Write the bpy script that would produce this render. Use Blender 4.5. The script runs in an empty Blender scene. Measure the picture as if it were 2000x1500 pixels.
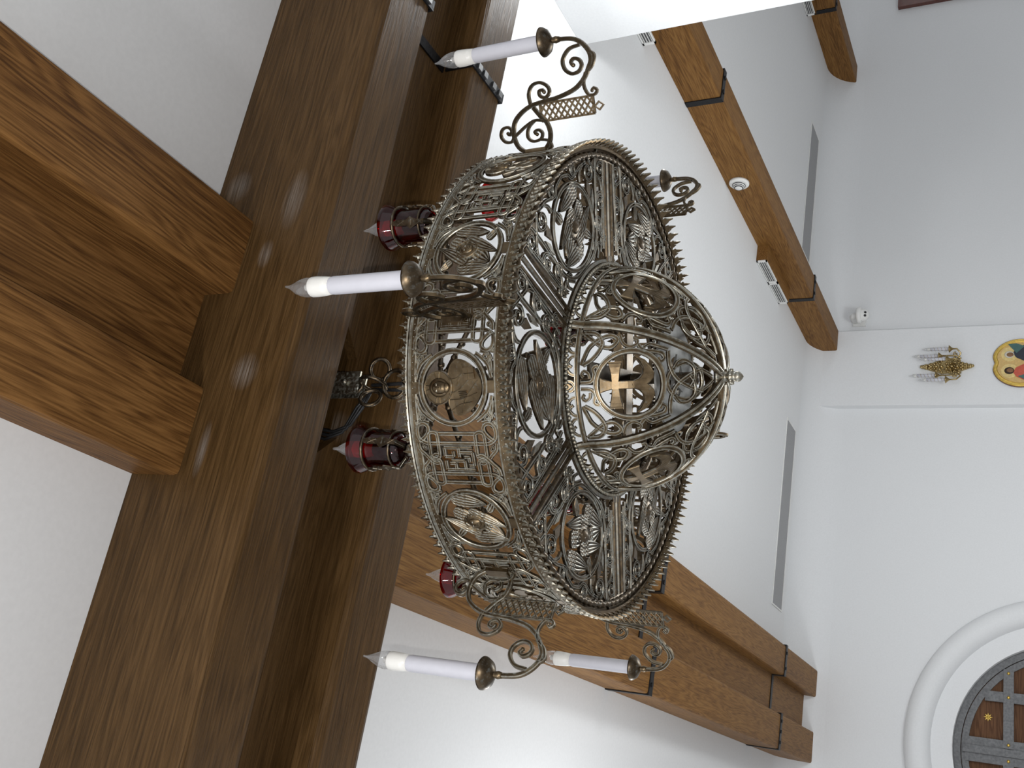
import bpy, bmesh, math, random
from mathutils import Vector, Matrix
random.seed(7)
PI = math.pi
R = math.radians
C = bpy.context.scene.collection
EYE = 1.6                      # the photographer's eye above the floor; heights below are written relative to it

# ------------------------------------------------------------------ materials
def new_mat(name):
    m = bpy.data.materials.new(name); m.use_nodes = True
    nt = m.node_tree
    return m, nt, nt.nodes['Principled BSDF']

def N(nt, kind, **kw):
    n = nt.nodes.new(kind)
    for k, v in kw.items():
        if k in n.inputs: n.inputs[k].default_value = v
        else: setattr(n, k, v)
    return n

def ramp(nt, stops):
    r = nt.nodes.new('ShaderNodeValToRGB')
    el = r.color_ramp.elements
    while len(el) < len(stops): el.new(0.5)
    for e, (p, c) in zip(el, stops):
        e.position = p; e.color = (*c, 1)
    return r

def plain(name, col, rough=0.5, metal=0.0, bump=0.0, scale=60, var=0.12, **kw):
    m, nt, b = new_mat(name)
    tc = N(nt, 'ShaderNodeTexCoord')
    no = N(nt, 'ShaderNodeTexNoise', Scale=scale, Detail=4.0)
    nt.links.new(tc.outputs['Object'], no.inputs['Vector'])
    lo = tuple(max(0, c * (1 - var)) for c in col); hi = tuple(min(1, c * (1 + var)) for c in col)
    r = ramp(nt, [(0.3, lo), (0.7, hi)])
    nt.links.new(no.outputs['Fac'], r.inputs['Fac'])
    nt.links.new(r.outputs['Color'], b.inputs['Base Color'])
    b.inputs['Roughness'].default_value = rough; b.inputs['Metallic'].default_value = metal
    for k, v in kw.items(): b.inputs[k].default_value = v
    if bump:
        bp = N(nt, 'ShaderNodeBump', Strength=bump, Distance=0.002)
        nt.links.new(no.outputs['Fac'], bp.inputs['Height'])
        nt.links.new(bp.outputs['Normal'], b.inputs['Normal'])
    return m

def wood(name, axis, dark, mid, light, rough=0.5, seed=0.0, bump=0.25, coat=0.0, ring=0.24, spec=0.12, scuffs=()):
    """oak with cathedral grain running along the given axis"""
    m, nt, b = new_mat(name)
    tc = N(nt, 'ShaderNodeTexCoord')
    mp = N(nt, 'ShaderNodeMapping')
    long_s, across = 0.75, 10.0
    sc = [across, across, across]; sc[axis] = long_s
    mp.inputs['Scale'].default_value = sc
    mp.inputs['Location'].default_value = (seed, seed * 1.7, seed * 0.6)
    nt.links.new(tc.outputs['Object'], mp.inputs['Vector'])
    n1 = N(nt, 'ShaderNodeTexNoise', Scale=1.3, Detail=2.0, Roughness=0.5)
    nt.links.new(mp.outputs['Vector'], n1.inputs['Vector'])
    mul = N(nt, 'ShaderNodeMath', operation='MULTIPLY'); mul.inputs[1].default_value = 95.0
    nt.links.new(n1.outputs['Fac'], mul.inputs[0])
    fr = N(nt, 'ShaderNodeMath', operation='SINE'); nt.links.new(mul.outputs[0], fr.inputs[0])
    mr = N(nt, 'ShaderNodeMapRange'); mr.inputs['From Min'].default_value = -1
    nt.links.new(fr.outputs[0], mr.inputs['Value'])
    # fine pores
    mp2 = N(nt, 'ShaderNodeMapping'); s2 = [230.0] * 3; s2[axis] = 7.0
    mp2.inputs['Scale'].default_value = s2
    nt.links.new(tc.outputs['Object'], mp2.inputs['Vector'])
    n2 = N(nt, 'ShaderNodeTexNoise', Scale=1.0, Detail=4.0, Roughness=0.7)
    nt.links.new(mp2.outputs['Vector'], n2.inputs['Vector'])
    # broad boards
    mp3 = N(nt, 'ShaderNodeMapping'); s3 = [9.0] * 3; s3[axis] = 0.35
    mp3.inputs['Scale'].default_value = s3
    nt.links.new(tc.outputs['Object'], mp3.inputs['Vector'])
    n3 = N(nt, 'ShaderNodeTexNoise', Scale=1.0, Detail=1.0)
    nt.links.new(mp3.outputs['Vector'], n3.inputs['Vector'])
    a1 = N(nt, 'ShaderNodeMath', operation='MULTIPLY'); a1.inputs[1].default_value = ring
    nt.links.new(mr.outputs['Result'], a1.inputs[0])
    pr = N(nt, 'ShaderNodeMapRange'); pr.inputs['From Min'].default_value = .34; pr.inputs['From Max'].default_value = .62
    nt.links.new(n2.outputs['Fac'], pr.inputs['Value'])
    a2 = N(nt, 'ShaderNodeMath', operation='MULTIPLY_ADD'); a2.inputs[1].default_value = 0.34
    nt.links.new(pr.outputs['Result'], a2.inputs[0]); nt.links.new(a1.outputs[0], a2.inputs[2])
    a3 = N(nt, 'ShaderNodeMath', operation='MULTIPLY_ADD'); a3.inputs[1].default_value = 0.40
    nt.links.new(n3.outputs['Fac'], a3.inputs[0]); nt.links.new(a2.outputs[0], a3.inputs[2])
    r = ramp(nt, [(0.22, dark), (0.48, mid), (0.80, light)])
    nt.links.new(a3.outputs[0], r.inputs['Fac'])
    col = r.outputs['Color']
    for c, sc_ in scuffs:
        sb = N(nt, 'ShaderNodeVectorMath', operation='SUBTRACT'); sb.inputs[1].default_value = c
        ml = N(nt, 'ShaderNodeVectorMath', operation='MULTIPLY'); ml.inputs[1].default_value = sc_
        ln = N(nt, 'ShaderNodeVectorMath', operation='LENGTH')
        nt.links.new(tc.outputs['Object'], sb.inputs[0]); nt.links.new(sb.outputs[0], ml.inputs[0]); nt.links.new(ml.outputs[0], ln.inputs[0])
        fo = N(nt, 'ShaderNodeMapRange'); fo.inputs['From Min'].default_value = 1.0; fo.inputs['From Max'].default_value = 0.0; fo.inputs['To Max'].default_value = .34
        nt.links.new(ln.outputs['Value'], fo.inputs['Value'])
        mm = N(nt, 'ShaderNodeMath', operation='MULTIPLY'); nt.links.new(fo.outputs['Result'], mm.inputs[0]); nt.links.new(pr.outputs['Result'], mm.inputs[1])
        mxc = N(nt, 'ShaderNodeMix', data_type='RGBA'); mxc.inputs[7].default_value = (.55, .53, .50, 1)
        nt.links.new(mm.outputs[0], mxc.inputs['Factor']); nt.links.new(col, mxc.inputs[6]); col = mxc.outputs[2]
    nt.links.new(col, b.inputs['Base Color'])
    b.inputs['Roughness'].default_value = rough
    b.inputs['Specular IOR Level'].default_value = spec; b.inputs['Coat Weight'].default_value = coat; b.inputs['Coat Roughness'].default_value = 0.35
    bp = N(nt, 'ShaderNodeBump', Strength=bump, Distance=0.0025)
    nt.links.new(a2.outputs[0], bp.inputs['Height'])
    nt.links.new(bp.outputs['Normal'], b.inputs['Normal'])
    return m

def bronze(name, c1, c2, patina, rough=0.33, amount=0.5):
    m, nt, b = new_mat(name)
    tc = N(nt, 'ShaderNodeTexCoord')
    n1 = N(nt, 'ShaderNodeTexNoise', Scale=45.0, Detail=5.0, Roughness=0.6)
    n2 = N(nt, 'ShaderNodeTexNoise', Scale=160.0, Detail=3.0, Roughness=0.6)
    for n in (n1, n2): nt.links.new(tc.outputs['Object'], n.inputs['Vector'])
    r = ramp(nt, [(0.35, c1), (0.65, c2)])
    nt.links.new(n1.outputs['Fac'], r.inputs['Fac'])
    pr = ramp(nt, [(0.62 - 0.3 * amount, (0, 0, 0)), (0.80, (1, 1, 1))])
    nt.links.new(n2.outputs['Fac'], pr.inputs['Fac'])
    mx = N(nt, 'ShaderNodeMix', data_type='RGBA')
    nt.links.new(pr.outputs['Color'], mx.inputs['Factor'])
    nt.links.new(r.outputs['Color'], mx.inputs[6]); mx.inputs[7].default_value = (*patina, 1)
    nt.links.new(mx.outputs[2], b.inputs['Base Color'])
    mr = N(nt, 'ShaderNodeMapRange'); mr.inputs['To Min'].default_value = 1.0; mr.inputs['To Max'].default_value = 0.45
    nt.links.new(pr.outputs['Color'], mr.inputs['Value'])
    nt.links.new(mr.outputs['Result'], b.inputs['Metallic'])
    rr = N(nt, 'ShaderNodeMapRange'); rr.inputs['To Min'].default_value = rough - 0.08; rr.inputs['To Max'].default_value = rough + 0.14
    nt.links.new(n1.outputs['Fac'], rr.inputs['Value'])
    nt.links.new(rr.outputs['Result'], b.inputs['Roughness'])
    bp = N(nt, 'ShaderNodeBump', Strength=0.25, Distance=0.0006)
    nt.links.new(n2.outputs['Fac'], bp.inputs['Height'])
    nt.links.new(bp.outputs['Normal'], b.inputs['Normal'])
    return m

def thin_glass(name, tint, base=0.04, rough=0.02, gloss=(1, 1, 1), milk=0.0):
    m, nt, b = new_mat(name)
    nt.nodes.remove(b)
    out = [n for n in nt.nodes if n.type == 'OUTPUT_MATERIAL'][0]
    lw = N(nt, 'ShaderNodeLayerWeight', Blend=0.5)
    pw = N(nt, 'ShaderNodeMath', operation='POWER'); pw.inputs[1].default_value = 3.5
    nt.links.new(lw.outputs['Facing'], pw.inputs[0])
    fr = N(nt, 'ShaderNodeMath', operation='MULTIPLY_ADD'); fr.inputs[1].default_value = 0.38; fr.inputs[2].default_value = base
    nt.links.new(pw.outputs[0], fr.inputs[0])
    no = N(nt, 'ShaderNodeTexNoise', Scale=30.0)
    r = ramp(nt, [(0.3, tuple(0.9 * t for t in tint)), (0.7, tint)])
    nt.links.new(no.outputs['Fac'], r.inputs['Fac'])
    tr = N(nt, 'ShaderNodeBsdfTransparent')
    nt.links.new(r.outputs['Color'], tr.inputs['Color'])
    gl = N(nt, 'ShaderNodeBsdfGlossy', Roughness=rough); gl.inputs['Color'].default_value = (*gloss, 1)
    mx = N(nt, 'ShaderNodeMixShader')
    nt.links.new(fr.outputs[0], mx.inputs[0]); nt.links.new(tr.outputs[0], mx.inputs[1]); nt.links.new(gl.outputs[0], mx.inputs[2])
    last = mx
    if milk:
        df = N(nt, 'ShaderNodeBsdfTranslucent'); df.inputs['Color'].default_value = (.9, .9, .9, 1)
        d2 = N(nt, 'ShaderNodeBsdfDiffuse'); d2.inputs['Color'].default_value = (.85, .85, .85, 1)
        md_ = N(nt, 'ShaderNodeMixShader'); md_.inputs[0].default_value = .5
        nt.links.new(df.outputs[0], md_.inputs[1]); nt.links.new(d2.outputs[0], md_.inputs[2])
        m2 = N(nt, 'ShaderNodeMixShader'); m2.inputs[0].default_value = milk
        nt.links.new(mx.outputs[0], m2.inputs[1]); nt.links.new(md_.outputs[0], m2.inputs[2]); last = m2
    nt.links.new(last.outputs[0], out.inputs['Surface'])
    return m

M_PLASTER = plain('white_plaster', (0.78, 0.79, 0.80), 0.85, bump=0.05, scale=90, var=0.02)
M_CEIL = plain('ceiling_paint', (0.78, 0.785, 0.79), 0.85, bump=0.04, scale=80, var=0.02)
M_FLOOR = plain('floor_carpet', (0.46, 0.45, 0.44), 0.7, bump=0.3, scale=200, var=0.3)
Z_ = lambda h: h + EYE
W_D, W_M, W_L = (0.044, 0.0232, 0.0075), (0.079, 0.042, 0.0145), (0.128, 0.071, 0.027)
M_WOODX = wood('oak_across', 0, W_D, W_M, W_L, 0.38, 0.0, bump=.6, coat=.02, ring=.16, spec=.13, scuffs=(((1.20, 1.607, Z_(1.657)), (11, 1, 26)), ((1.26, 1.607, Z_(1.86)), (20, 1, 22)), ((.74, 1.607, Z_(1.66)), (20, 1, 22)), ((1.05, 1.607, Z_(1.70)), (24, 1, 40)), ((.55, 1.607, Z_(1.72)), (14, 1, 60))))
M_WOODY = wood('oak_along', 1, (0.064, 0.027, 0.008), (0.138, 0.063, 0.018), (0.235, 0.115, 0.036), 0.5, 3.1, ring=.26)
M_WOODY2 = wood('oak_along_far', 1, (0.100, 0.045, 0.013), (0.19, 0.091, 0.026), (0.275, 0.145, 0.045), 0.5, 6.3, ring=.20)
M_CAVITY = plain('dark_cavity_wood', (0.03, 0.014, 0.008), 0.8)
M_IRON = plain('black_iron', (0.022, 0.022, 0.024), 0.45, 0.7, bump=0.3, scale=150, var=0.3)
M_BOLT = plain('steel_bolt', (0.35, 0.35, 0.35), 0.35, 1.0)
M_BRONZE = bronze('antique_bronze', (0.115, 0.082, 0.047), (0.20, 0.148, 0.088), (0.17, 0.17, 0.15), 0.34, 0.1)
M_EDGE = bronze('worn_bronze_edge', (0.27, 0.235, 0.175), (0.43, 0.395, 0.32), (0.40, 0.43, 0.41), 0.36, 0.6)
M_DARKBR = bronze('dark_bronze', (0.075, 0.056, 0.036), (0.15, 0.112, 0.072), (0.15, 0.165, 0.16), 0.34, 0.25)
M_BRASS = bronze('bright_brass', (0.32, 0.235, 0.10), (0.52, 0.40, 0.20), (0.3, 0.26, 0.17), 0.26, 0.1)
M_SLEEVE = plain('candle_plastic', (0.58, 0.58, 0.63), 0.4, var=0.02)
M_BULBBASE = plain('bulb_base', (0.78, 0.77, 0.73), 0.35, var=0.02)
M_GLASS = thin_glass('clear_bulb_glass', (0.95, 0.95, 0.95), 0.08, 0.06, milk=.10)
M_RED = thin_glass('red_glass', (0.56, 0.006, 0.028), 0.04, 0.04)
M_WHITE = plain('white_plastic', (0.80, 0.80, 0.78), 0.45, var=0.03)
M_BLACK = plain('black_rubber', (0.012, 0.012, 0.013), 0.5, var=0.3)
M_GRILLE = plain('grille_grey', (0.10, 0.10, 0.105), 0.6)
M_SLOT = plain('slot_mesh_grey', (0.33, 0.33, 0.335), 0.7, scale=400, var=0.3)
M_DOORIRON = plain('door_iron', (0.15, 0.153, 0.158), 0.6, 0.2, bump=0.2, scale=60, var=0.25)
M_DOORWOOD = wood('door_wood', 0, (0.060, 0.028, 0.014), (0.105, 0.050, 0.025), (0.16, 0.08, 0.04), 0.5, 9.0)
M_GOLD = plain('gold_leaf', (0.80, 0.55, 0.13), 0.3, 0.85, var=0.15)
M_OCHRE = plain('ochre_ground', (0.62, 0.42, 0.16), 0.5)
M_HALO = plain('pale_gold_halo', (0.75, 0.58, 0.25), 0.45, 0.3)
M_SKIN = plain('icon_skin', (0.22, 0.11, 0.05), 0.6)
M_HAIR = plain('icon_hair', (0.035, 0.018, 0.01), 0.7)
M_ROBERED = plain('icon_red_robe', (0.55, 0.10, 0.06), 0.6)
M_ROBEGRN = plain('icon_green_robe', (0.06, 0.14, 0.13), 0.6)
M_ROBEWHT = plain('icon_white_veil', (0.62, 0.58, 0.48), 0.6)
M_ROBEBLK = plain('icon_dark_robe', (0.025, 0.03, 0.045), 0.6)
M_MAHOG = plain('mahogany_frame', (0.10, 0.025, 0.015), 0.25, var=0.2, **{'Coat Weight': 0.6})
M_PICGLASS = plain('dim_glazing', (0.09, 0.09, 0.10), 0.15, var=0.1)

RB = .5
def m_band(u, v, d):
    a = u / RB; r = RB + d
    return (r * math.cos(a), r * math.sin(a), v)
# ------------------------------------------------------------------ mesh builder
class MB:
    def __init__(s): s.v = []; s.f = []; s.mi = []; s.sm = []
    def add(s, verts, faces, mi=0, smooth=False):
        o = len(s.v); s.v += [tuple(p) for p in verts]
        for k, f in enumerate(faces):
            s.f.append(tuple(i + o for i in f)); s.mi.append(mi[k] if isinstance(mi, list) else mi); s.sm.append(smooth)
    def box(s, x0, x1, y0, y1, z0, z1, mi=0):
        v = [(x, y, z) for z in (z0, z1) for y in (y0, y1) for x in (x0, x1)]
        s.add(v, [(0, 2, 3, 1), (4, 5, 7, 6), (0, 1, 5, 4), (2, 6, 7, 3), (0, 4, 6, 2), (1, 3, 7, 5)], mi)
    def prism(s, poly, fn, mi=0):
        """poly (a,b) outline, fn(a,b,k) gives the two end points for k=0,1"""
        n = len(poly)
        v = [fn(a, b, 0) for a, b in poly] + [fn(a, b, 1) for a, b in poly]
        f = [tuple(range(n - 1, -1, -1)), tuple(range(n, 2 * n))]
        f += [(i, (i + 1) % n, n + (i + 1) % n, n + i) for i in range(n)]
        s.add(v, f, mi)
    def lathe(s, prof, origin=(0, 0, 0), seg=20, mi=0, axis=(0, 0, 1), smooth=True, closed=False):
        """prof list of (r, h) along the axis"""
        ax = Vector(axis).normalized(); a = ax.orthogonal().normalized(); b = ax.cross(a); o = Vector(origin)
        v = []; f = []
        for r, h in prof:
            for k in range(seg):
                t = 2 * PI * k / seg
                v.append(o + ax * h + (a * math.cos(t) + b * math.sin(t)) * r)
        n = len(prof); L = n if closed else n - 1
        for i in range(L):
            j = (i + 1) % n
            for k in range(seg):
                f.append((i * seg + k, i * seg + (k + 1) % seg, j * seg + (k + 1) % seg, j * seg + k))
        if not closed:
            if prof[0][0] > 1e-5: f.append(tuple(range(seg - 1, -1, -1)))
            if prof[-1][0] > 1e-5: f.append(tuple(range((n - 1) * seg, n * seg)))
        s.add(v, f, mi, smooth)
    def tube(s, pts, rad, seg=8, mi=0, closed=False, caps=True):
        pts = [Vector(p) for p in pts]; n = len(pts)
        rads = rad if isinstance(rad, list) else [rad] * n
        v = []; f = []; up = None
        for i, p in enumerate(pts):
            q0 = pts[(i - 1) % n] if (closed or i > 0) else p
            q1 = pts[(i + 1) % n] if (closed or i < n - 1) else p
            t = (q1 - q0).normalized()
            if up is None: up = t.orthogonal().normalized()
            up = (up - t * up.dot(t)).normalized(); w = t.cross(up)
            for k in range(seg):
                a = 2 * PI * k / seg
                v.append(p + (up * math.cos(a) + w * math.sin(a)) * rads[i])
        for i in range(n if closed else n - 1):
            j = (i + 1) % n
            for k in range(seg): f.append((i * seg + k, i * seg + (k + 1) % seg, j * seg + (k + 1) % seg, j * seg + k))
        if not closed and caps:
            f.append(tuple(range(seg - 1, -1, -1))); f.append(tuple(range((n - 1) * seg, n * seg)))
        s.add(v, f, mi, True)
    def sphere(s, c, r, seg=10, rings=6, mi=0, sc=(1, 1, 1)):
        v = [(c[0], c[1], c[2] + r * sc[2])]; f = []
        for i in range(1, rings):
            p = PI * i / rings
            for k in range(seg):
                t = 2 * PI * k / seg
                v.append((c[0] + r * sc[0] * math.sin(p) * math.cos(t), c[1] + r * sc[1] * math.sin(p) * math.sin(t), c[2] + r * sc[2] * math.cos(p)))
        v.append((c[0], c[1], c[2] - r * sc[2])); e = len(v) - 1
        for k in range(seg): f.append((0, 1 + k, 1 + (k + 1) % seg))
        for i in range(rings - 2):
            a = 1 + i * seg
            for k in range(seg): f.append((a + k, a + seg + k, a + seg + (k + 1) % seg, a + (k + 1) % seg))
        a = 1 + (rings - 2) * seg
        for k in range(seg): f.append((a + k, e, a + (k + 1) % seg))
        s.add(v, f, mi, True)
    # ---- ornament on a surface: m(u, v, d) -> point; d is the height above the surface
    def strap(s, line, m, w=0.0075, t=0.006, closed=False, d0=0.0, step=0.004, smooth=True, edge=1, mid=0, round_=False, taper=False):
        if m is m_band and not round_: w *= 1.22
        pts = crom(line, closed, step) if smooth else [Vector(p) for p in line]
        n = len(pts); h = w / 2
        if round_: sec = [(-h, 0), (-h, t * .5), (-h * .6, t * .92), (0, t), (h * .6, t * .92), (h, t * .5), (h, 0)]
        else: sec = [(-h, 0), (-h, t * .8), (-h * .78, t), (-h * .5, t), (-h * .36, t * .62), (h * .36, t * .62), (h * .5, t), (h * .78, t), (h, t * .8), (h, 0)]
        S = len(sec); v = []; f = []; mi = []
        for i, p in enumerate(pts):
            q0 = pts[(i - 1) % n] if (closed or i > 0) else p
            q1 = pts[(i + 1) % n] if (closed or i < n - 1) else p
            tg = q1 - q0
            if tg.length < 1e-9: tg = Vector((1, 0))
            tg.normalize(); nx, ny = -tg[1], tg[0]
            k = 1.0
            if taper: k = max(0.15, min(1.0, 1.15 - i / max(1, n - 1)))
            for o, d in sec: v.append(m(p[0] + nx * o * k, p[1] + ny * o * k, d0 + d))
        for i in range(n if closed else n - 1):
            j = (i + 1) % n
            for k in range(S):
                f.append((i * S + k, i * S + (k + 1) % S, j * S + (k + 1) % S, j * S + k))
                if round_: mi.append(mid if 1 < k < 4 else edge if k in (1, 4) else mid)
                else: mi.append(mid if k in (4, S - 1, 0, 8) else edge)
        if not closed:
            f.append(tuple(range(S - 1, -1, -1))); f.append(tuple(range((n - 1) * S, n * S))); mi += [mid, mid]
        s.add(v, f, mi, False)
    def plate(s, poly, m, t=0.004, d0=0.0, mi=0):
        s.prism(poly, lambda a, b, k: m(a, b, d0 + t * k), mi)
    def oval(s, c, a, b, m, t=0.004, d0=0.0, mi=0, n=24, bulge=0.0, rings=4):
        """a solid oval boss, domed by bulge"""
        v = []; f = []
        rr = [i / rings for i in range(rings, 0, -1)]
        v += [m(c[0] + a * math.cos(2 * PI * k / n), c[1] + b * math.sin(2 * PI * k / n), d0) for k in range(n)]
        for r in rr:
            d = d0 + t + bulge * (1 - r * r)
            v += [m(c[0] + a * r * math.cos(2 * PI * k / n), c[1] + b * r * math.sin(2 * PI * k / n), d) for k in range(n)]
        v.append(m(c[0], c[1], d0 + t + bulge)); e = len(v) - 1
        L = len(rr) + 1
        for i in range(L - 1):
            for k in range(n): f.append((i * n + k, i * n + (k + 1) % n, (i + 1) * n + (k + 1) % n, (i + 1) * n + k))
        for k in range(n): f.append(((L - 1) * n + k, (L - 1) * n + (k + 1) % n, e))
        f.append(tuple(range(n - 1, -1, -1)))
        s.add(v, f, mi, bulge > 0)
    def wing(s, p0, ang, L, W, m, curve=0.25, t=0.003, d0=0.0, ridges=5, mi=0, mi2=1):
        """a feathered wing: scaled shoulder, then long ridged feathers bending by curve"""
        nu, nv = 16, ridges * 4
        v = []; ca, sa = math.cos(ang), math.sin(ang)
        def P(a, b, d):
            y = b + curve * L * (a / L) ** 2
            return m(p0[0] + ca * a - sa * y, p0[1] + sa * a + ca * y, d)
        top = []; bot = []
        for i in range(nu + 1):
            x = i / nu
            hw = W * 0.5 * (math.sqrt(max(0.0, 1 - ((x - .18) / .18) ** 2)) if x < .18 else 1.0 if x < .42 else (1 - .93 * ((x - .42) / .58) ** 1.7))
            hw = max(hw, W * 0.04)
            for k in range(nv + 1):
                y = -1 + 2 * k / nv
                ph = (y + 1) / 2 * ridges
                if x < .42: hgt = .5 + .5 * abs(math.sin(PI * ph + (PI / 2 if int(x * 14) % 2 else 0))) * (1 - ((x * 14) % 1) * .6)
                else: hgt = .35 + .65 * abs(math.sin(PI * ph))
                a = x * L - (0.06 * L * (1 - abs(math.sin(PI * ph))) if i == nu else 0)
                top.append(P(a, y * hw, d0 + t * (.55 + .75 * hgt))); bot.append(P(a, y * hw, d0))
        v = top + bot; T = len(top); f = []; mm = []
        w_ = nv + 1
        for i in range(nu):
            for k in range(nv):
                a = i * w_ + k
                f.append((a, a + 1, a + w_ + 1, a + w_)); mm.append(mi2 if k % 4 in (1, 2) else mi)
                f.append((T + a, T + a + w_, T + a + w_ + 1, T + a + 1)); mm.append(mi)
        for i in range(nu):
            a = i * w_; b = a + w_
            f.append((a, b, T + b, T + a)); mm.append(mi)
            a += nv; b += nv
            f.append((a, T + a, T + b, b)); mm.append(mi)
        for k in range(nv):
            f.append((k, T + k, T + k + 1, k + 1)); mm.append(mi)
            a = nu * w_ + k
            f.append((a, a + 1, T + a + 1, T + a)); mm.append(mi)
        s.add(v, f, mm, False)
    def build(s, name, mats, parent=None):
        me = bpy.data.meshes.new(name)
        me.from_pydata(s.v, [], s.f)
        if not isinstance(mats, (list, tuple)): mats = [mats]
        for m in mats: me.materials.append(m)
        me.polygons.foreach_set('material_index', s.mi)
        me.polygons.foreach_set('use_smooth', s.sm)
        bm = bmesh.new(); bm.from_mesh(me)
        bmesh.ops.recalc_face_normals(bm, faces=bm.faces)
        bm.to_mesh(me); bm.free(); me.update()
        o = bpy.data.objects.new(name, me); C.objects.link(o)
        if parent is not None: o.parent = parent
        return o

def crom(line, closed=False, step=0.004):
    P = [Vector(p[:2]) for p in line]; n = len(P); out = []
    segs = n if closed else n - 1
    for i in range(segs):
        p1, p2 = P[i], P[(i + 1) % n]
        p0 = P[(i - 1) % n] if (closed or i > 0) else p1 * 2 - p2
        p3 = P[(i + 2) % n] if (closed or i < n - 2) else p2 * 2 - p1
        k = max(1, min(8, int((p2 - p1).length / step + .5)))
        for j in range(k):
            t = j / k
            out.append(0.5 * ((2 * p1) + (p2 - p0) * t + (2 * p0 - 5 * p1 + 4 * p2 - p3) * t * t + (3 * p1 - p0 - 3 * p2 + p3) * t ** 3))
    if not closed: out.append(P[-1])
    return out

def ring2(c, a, b=None, n=28, ph=0.0):
    b = a if b is None else b
    return [(c[0] + a * math.cos(2 * PI * k / n + ph), c[1] + b * math.sin(2 * PI * k / n + ph)) for k in range(n)]

def volute(c, r0, r1, a0, turns, n=14):
    return [(c[0] + (r0 + (r1 - r0) * k / n) * math.cos(a0 + 2 * PI * turns * k / n), c[1] + (r0 + (r1 - r0) * k / n) * math.sin(a0 + 2 * PI * turns * k / n)) for k in range(n + 1)]

def mirror(L): return [(-a, b) for a, b in L]

# ------------------------------------------------------------------ objects, names, labels
def empty(name, loc, label=None, cat=None, group=None, rz=0.0):
    o = bpy.data.objects.new(name, None); C.objects.link(o)
    o.location = loc; o.rotation_euler.z = rz; o.empty_display_size = 0.05
    if label: tag(o, label, cat, group)
    return o
def tag(o, label, cat, group=None):
    o['label'] = label; o['category'] = cat
    if group: o['group'] = group
    return o
def struct(o):
    o['kind'] = 'structure'; return o
def dup_part(o, parent, rz):
    c = o.copy(); C.objects.link(c); c.parent = parent; c.rotation_euler.z = rz
    for ch in list(o.children):
        d = ch.copy(); C.objects.link(d); d.parent = c
    return c

Z = lambda h: h + EYE

# ================================================================== THE ROOM
NEARC, FARC, WALL = Z(1.92), Z(1.985), 8.39
BACK, FRONT = 2.205, 1.607

b = MB(); b.box(-5, 11, -4, WALL + .2, -0.1, 0.0)
struct(b.build('floor', M_FLOOR))
b = MB()
b.box(-5, 11, -4, FRONT + .1, NEARC, NEARC + .08)
b.box(-5, 11, FRONT + .1, WALL - .3, FARC, FARC + .08)
struct(b.build('ceiling', M_CEIL))
# back wall with the plaster cove that rounds it into the ceiling; the arch opening is cut out of it
AX, AZ, AR = 0.72, Z(-0.01), 0.80
def wall_back():
    b = MB()
    cove = [(WALL - .3 + .3 * math.sin(R(a)), FARC - .3 + .3 * math.cos(R(a))) for a in range(0, 91, 9)]
    n = len(cove)
    v = [(x, y, z) for x in (-5, 11) for y, z in cove]
    b.add(v, [(i, i + 1, n + i + 1, n + i) for i in range(n - 1)], 0, True)
    # flat wall below the cove, around the arched doorway
    top = FARC - .3
    arc = [(AX - AR * math.cos(R(a)), AZ + AR * math.sin(R(a))) for a in range(0, 181, 5)]
    left = [(-5, 0), (AX - AR, 0)]
    for (p, q) in zip(arc[:-1], arc[1:]):
        b.add([(p[0], WALL, p[1]), (q[0], WALL, q[1]), (q[0], WALL, top), (p[0], WALL, top)], [(0, 1, 2, 3)])
        b.add([(p[0], WALL, p[1]), (q[0], WALL, q[1]), (q[0], WALL + .16, q[1]), (p[0], WALL + .16, p[1])], [(0, 1, 2, 3)])
    b.add([(-5, WALL, 0), (AX - AR, WALL, 0), (AX - AR, WALL, top), (-5, WALL, top)], [(0, 1, 2, 3)])
    b.add([(AX + AR, WALL, 0), (11, WALL, 0), (11, WALL, top), (AX + AR, WALL, top)], [(0, 1, 2, 3)])
    for sx in (-1, 1):
        x = AX + sx * AR
        b.add([(x, WALL, 0), (x, WALL + .16, 0), (x, WALL + .16, AZ), (x, WALL, AZ)], [(0, 1, 2, 3)])
    return struct(b.build('wall_back', M_PLASTER))
wall_back()
# pilaster under the right hand beam
b = MB(); b.box(3.335, 4.03, WALL - .075, WALL + .02, 0, FARC - .02)
struct(b.build('wall_pilaster', M_PLASTER))
# broad white pier at the right
b = MB(); b.box(3.2, 4.75, 2.23, 3.405, 0, FARC - .001)
struct(b.build('wall_right', M_PLASTER))
# round roll moulding of the doorway
b = MB()
mid, tr = 1.0375, 0.0925
arcp = [(AX - mid, WALL + .0, h) for h in (0.0, .8)] + [(AX - mid * math.cos(R(a)), WALL, AZ + mid * math.sin(R(a))) for a in range(0, 181, 4)] + [(AX + mid, WALL, h) for h in (.8, 0.0)]
def roll(path):
    v = []; f = []; S = 11; n = len(path)
    for i, p in enumerate(path):
        cx, cz = AX, AZ
        if p[2] >= AZ - 1e-4: dx, dz = p[0] - cx, p[2] - cz
        else: dx, dz = (-1 if p[0] < cx else 1), 0
        L = math.hypot(dx, dz) or 1; dx /= L; dz /= L
        for k in range(S):
            a = PI * k / (S - 1)
            o = -math.cos(a) * tr; d = math.sin(a) * .095
            v.append((p[0] + dx * o, WALL - d, p[2] + dz * o))
    for i in range(n - 1):
        for k in range(S - 1): f.append((i * S + k, i * S + k + 1, (i + 1) * S + k + 1, (i + 1) * S + k))
    return v, f
b.add(*roll(arcp), 0, True)
struct(b.build('trim_1', M_PLASTER))

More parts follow.
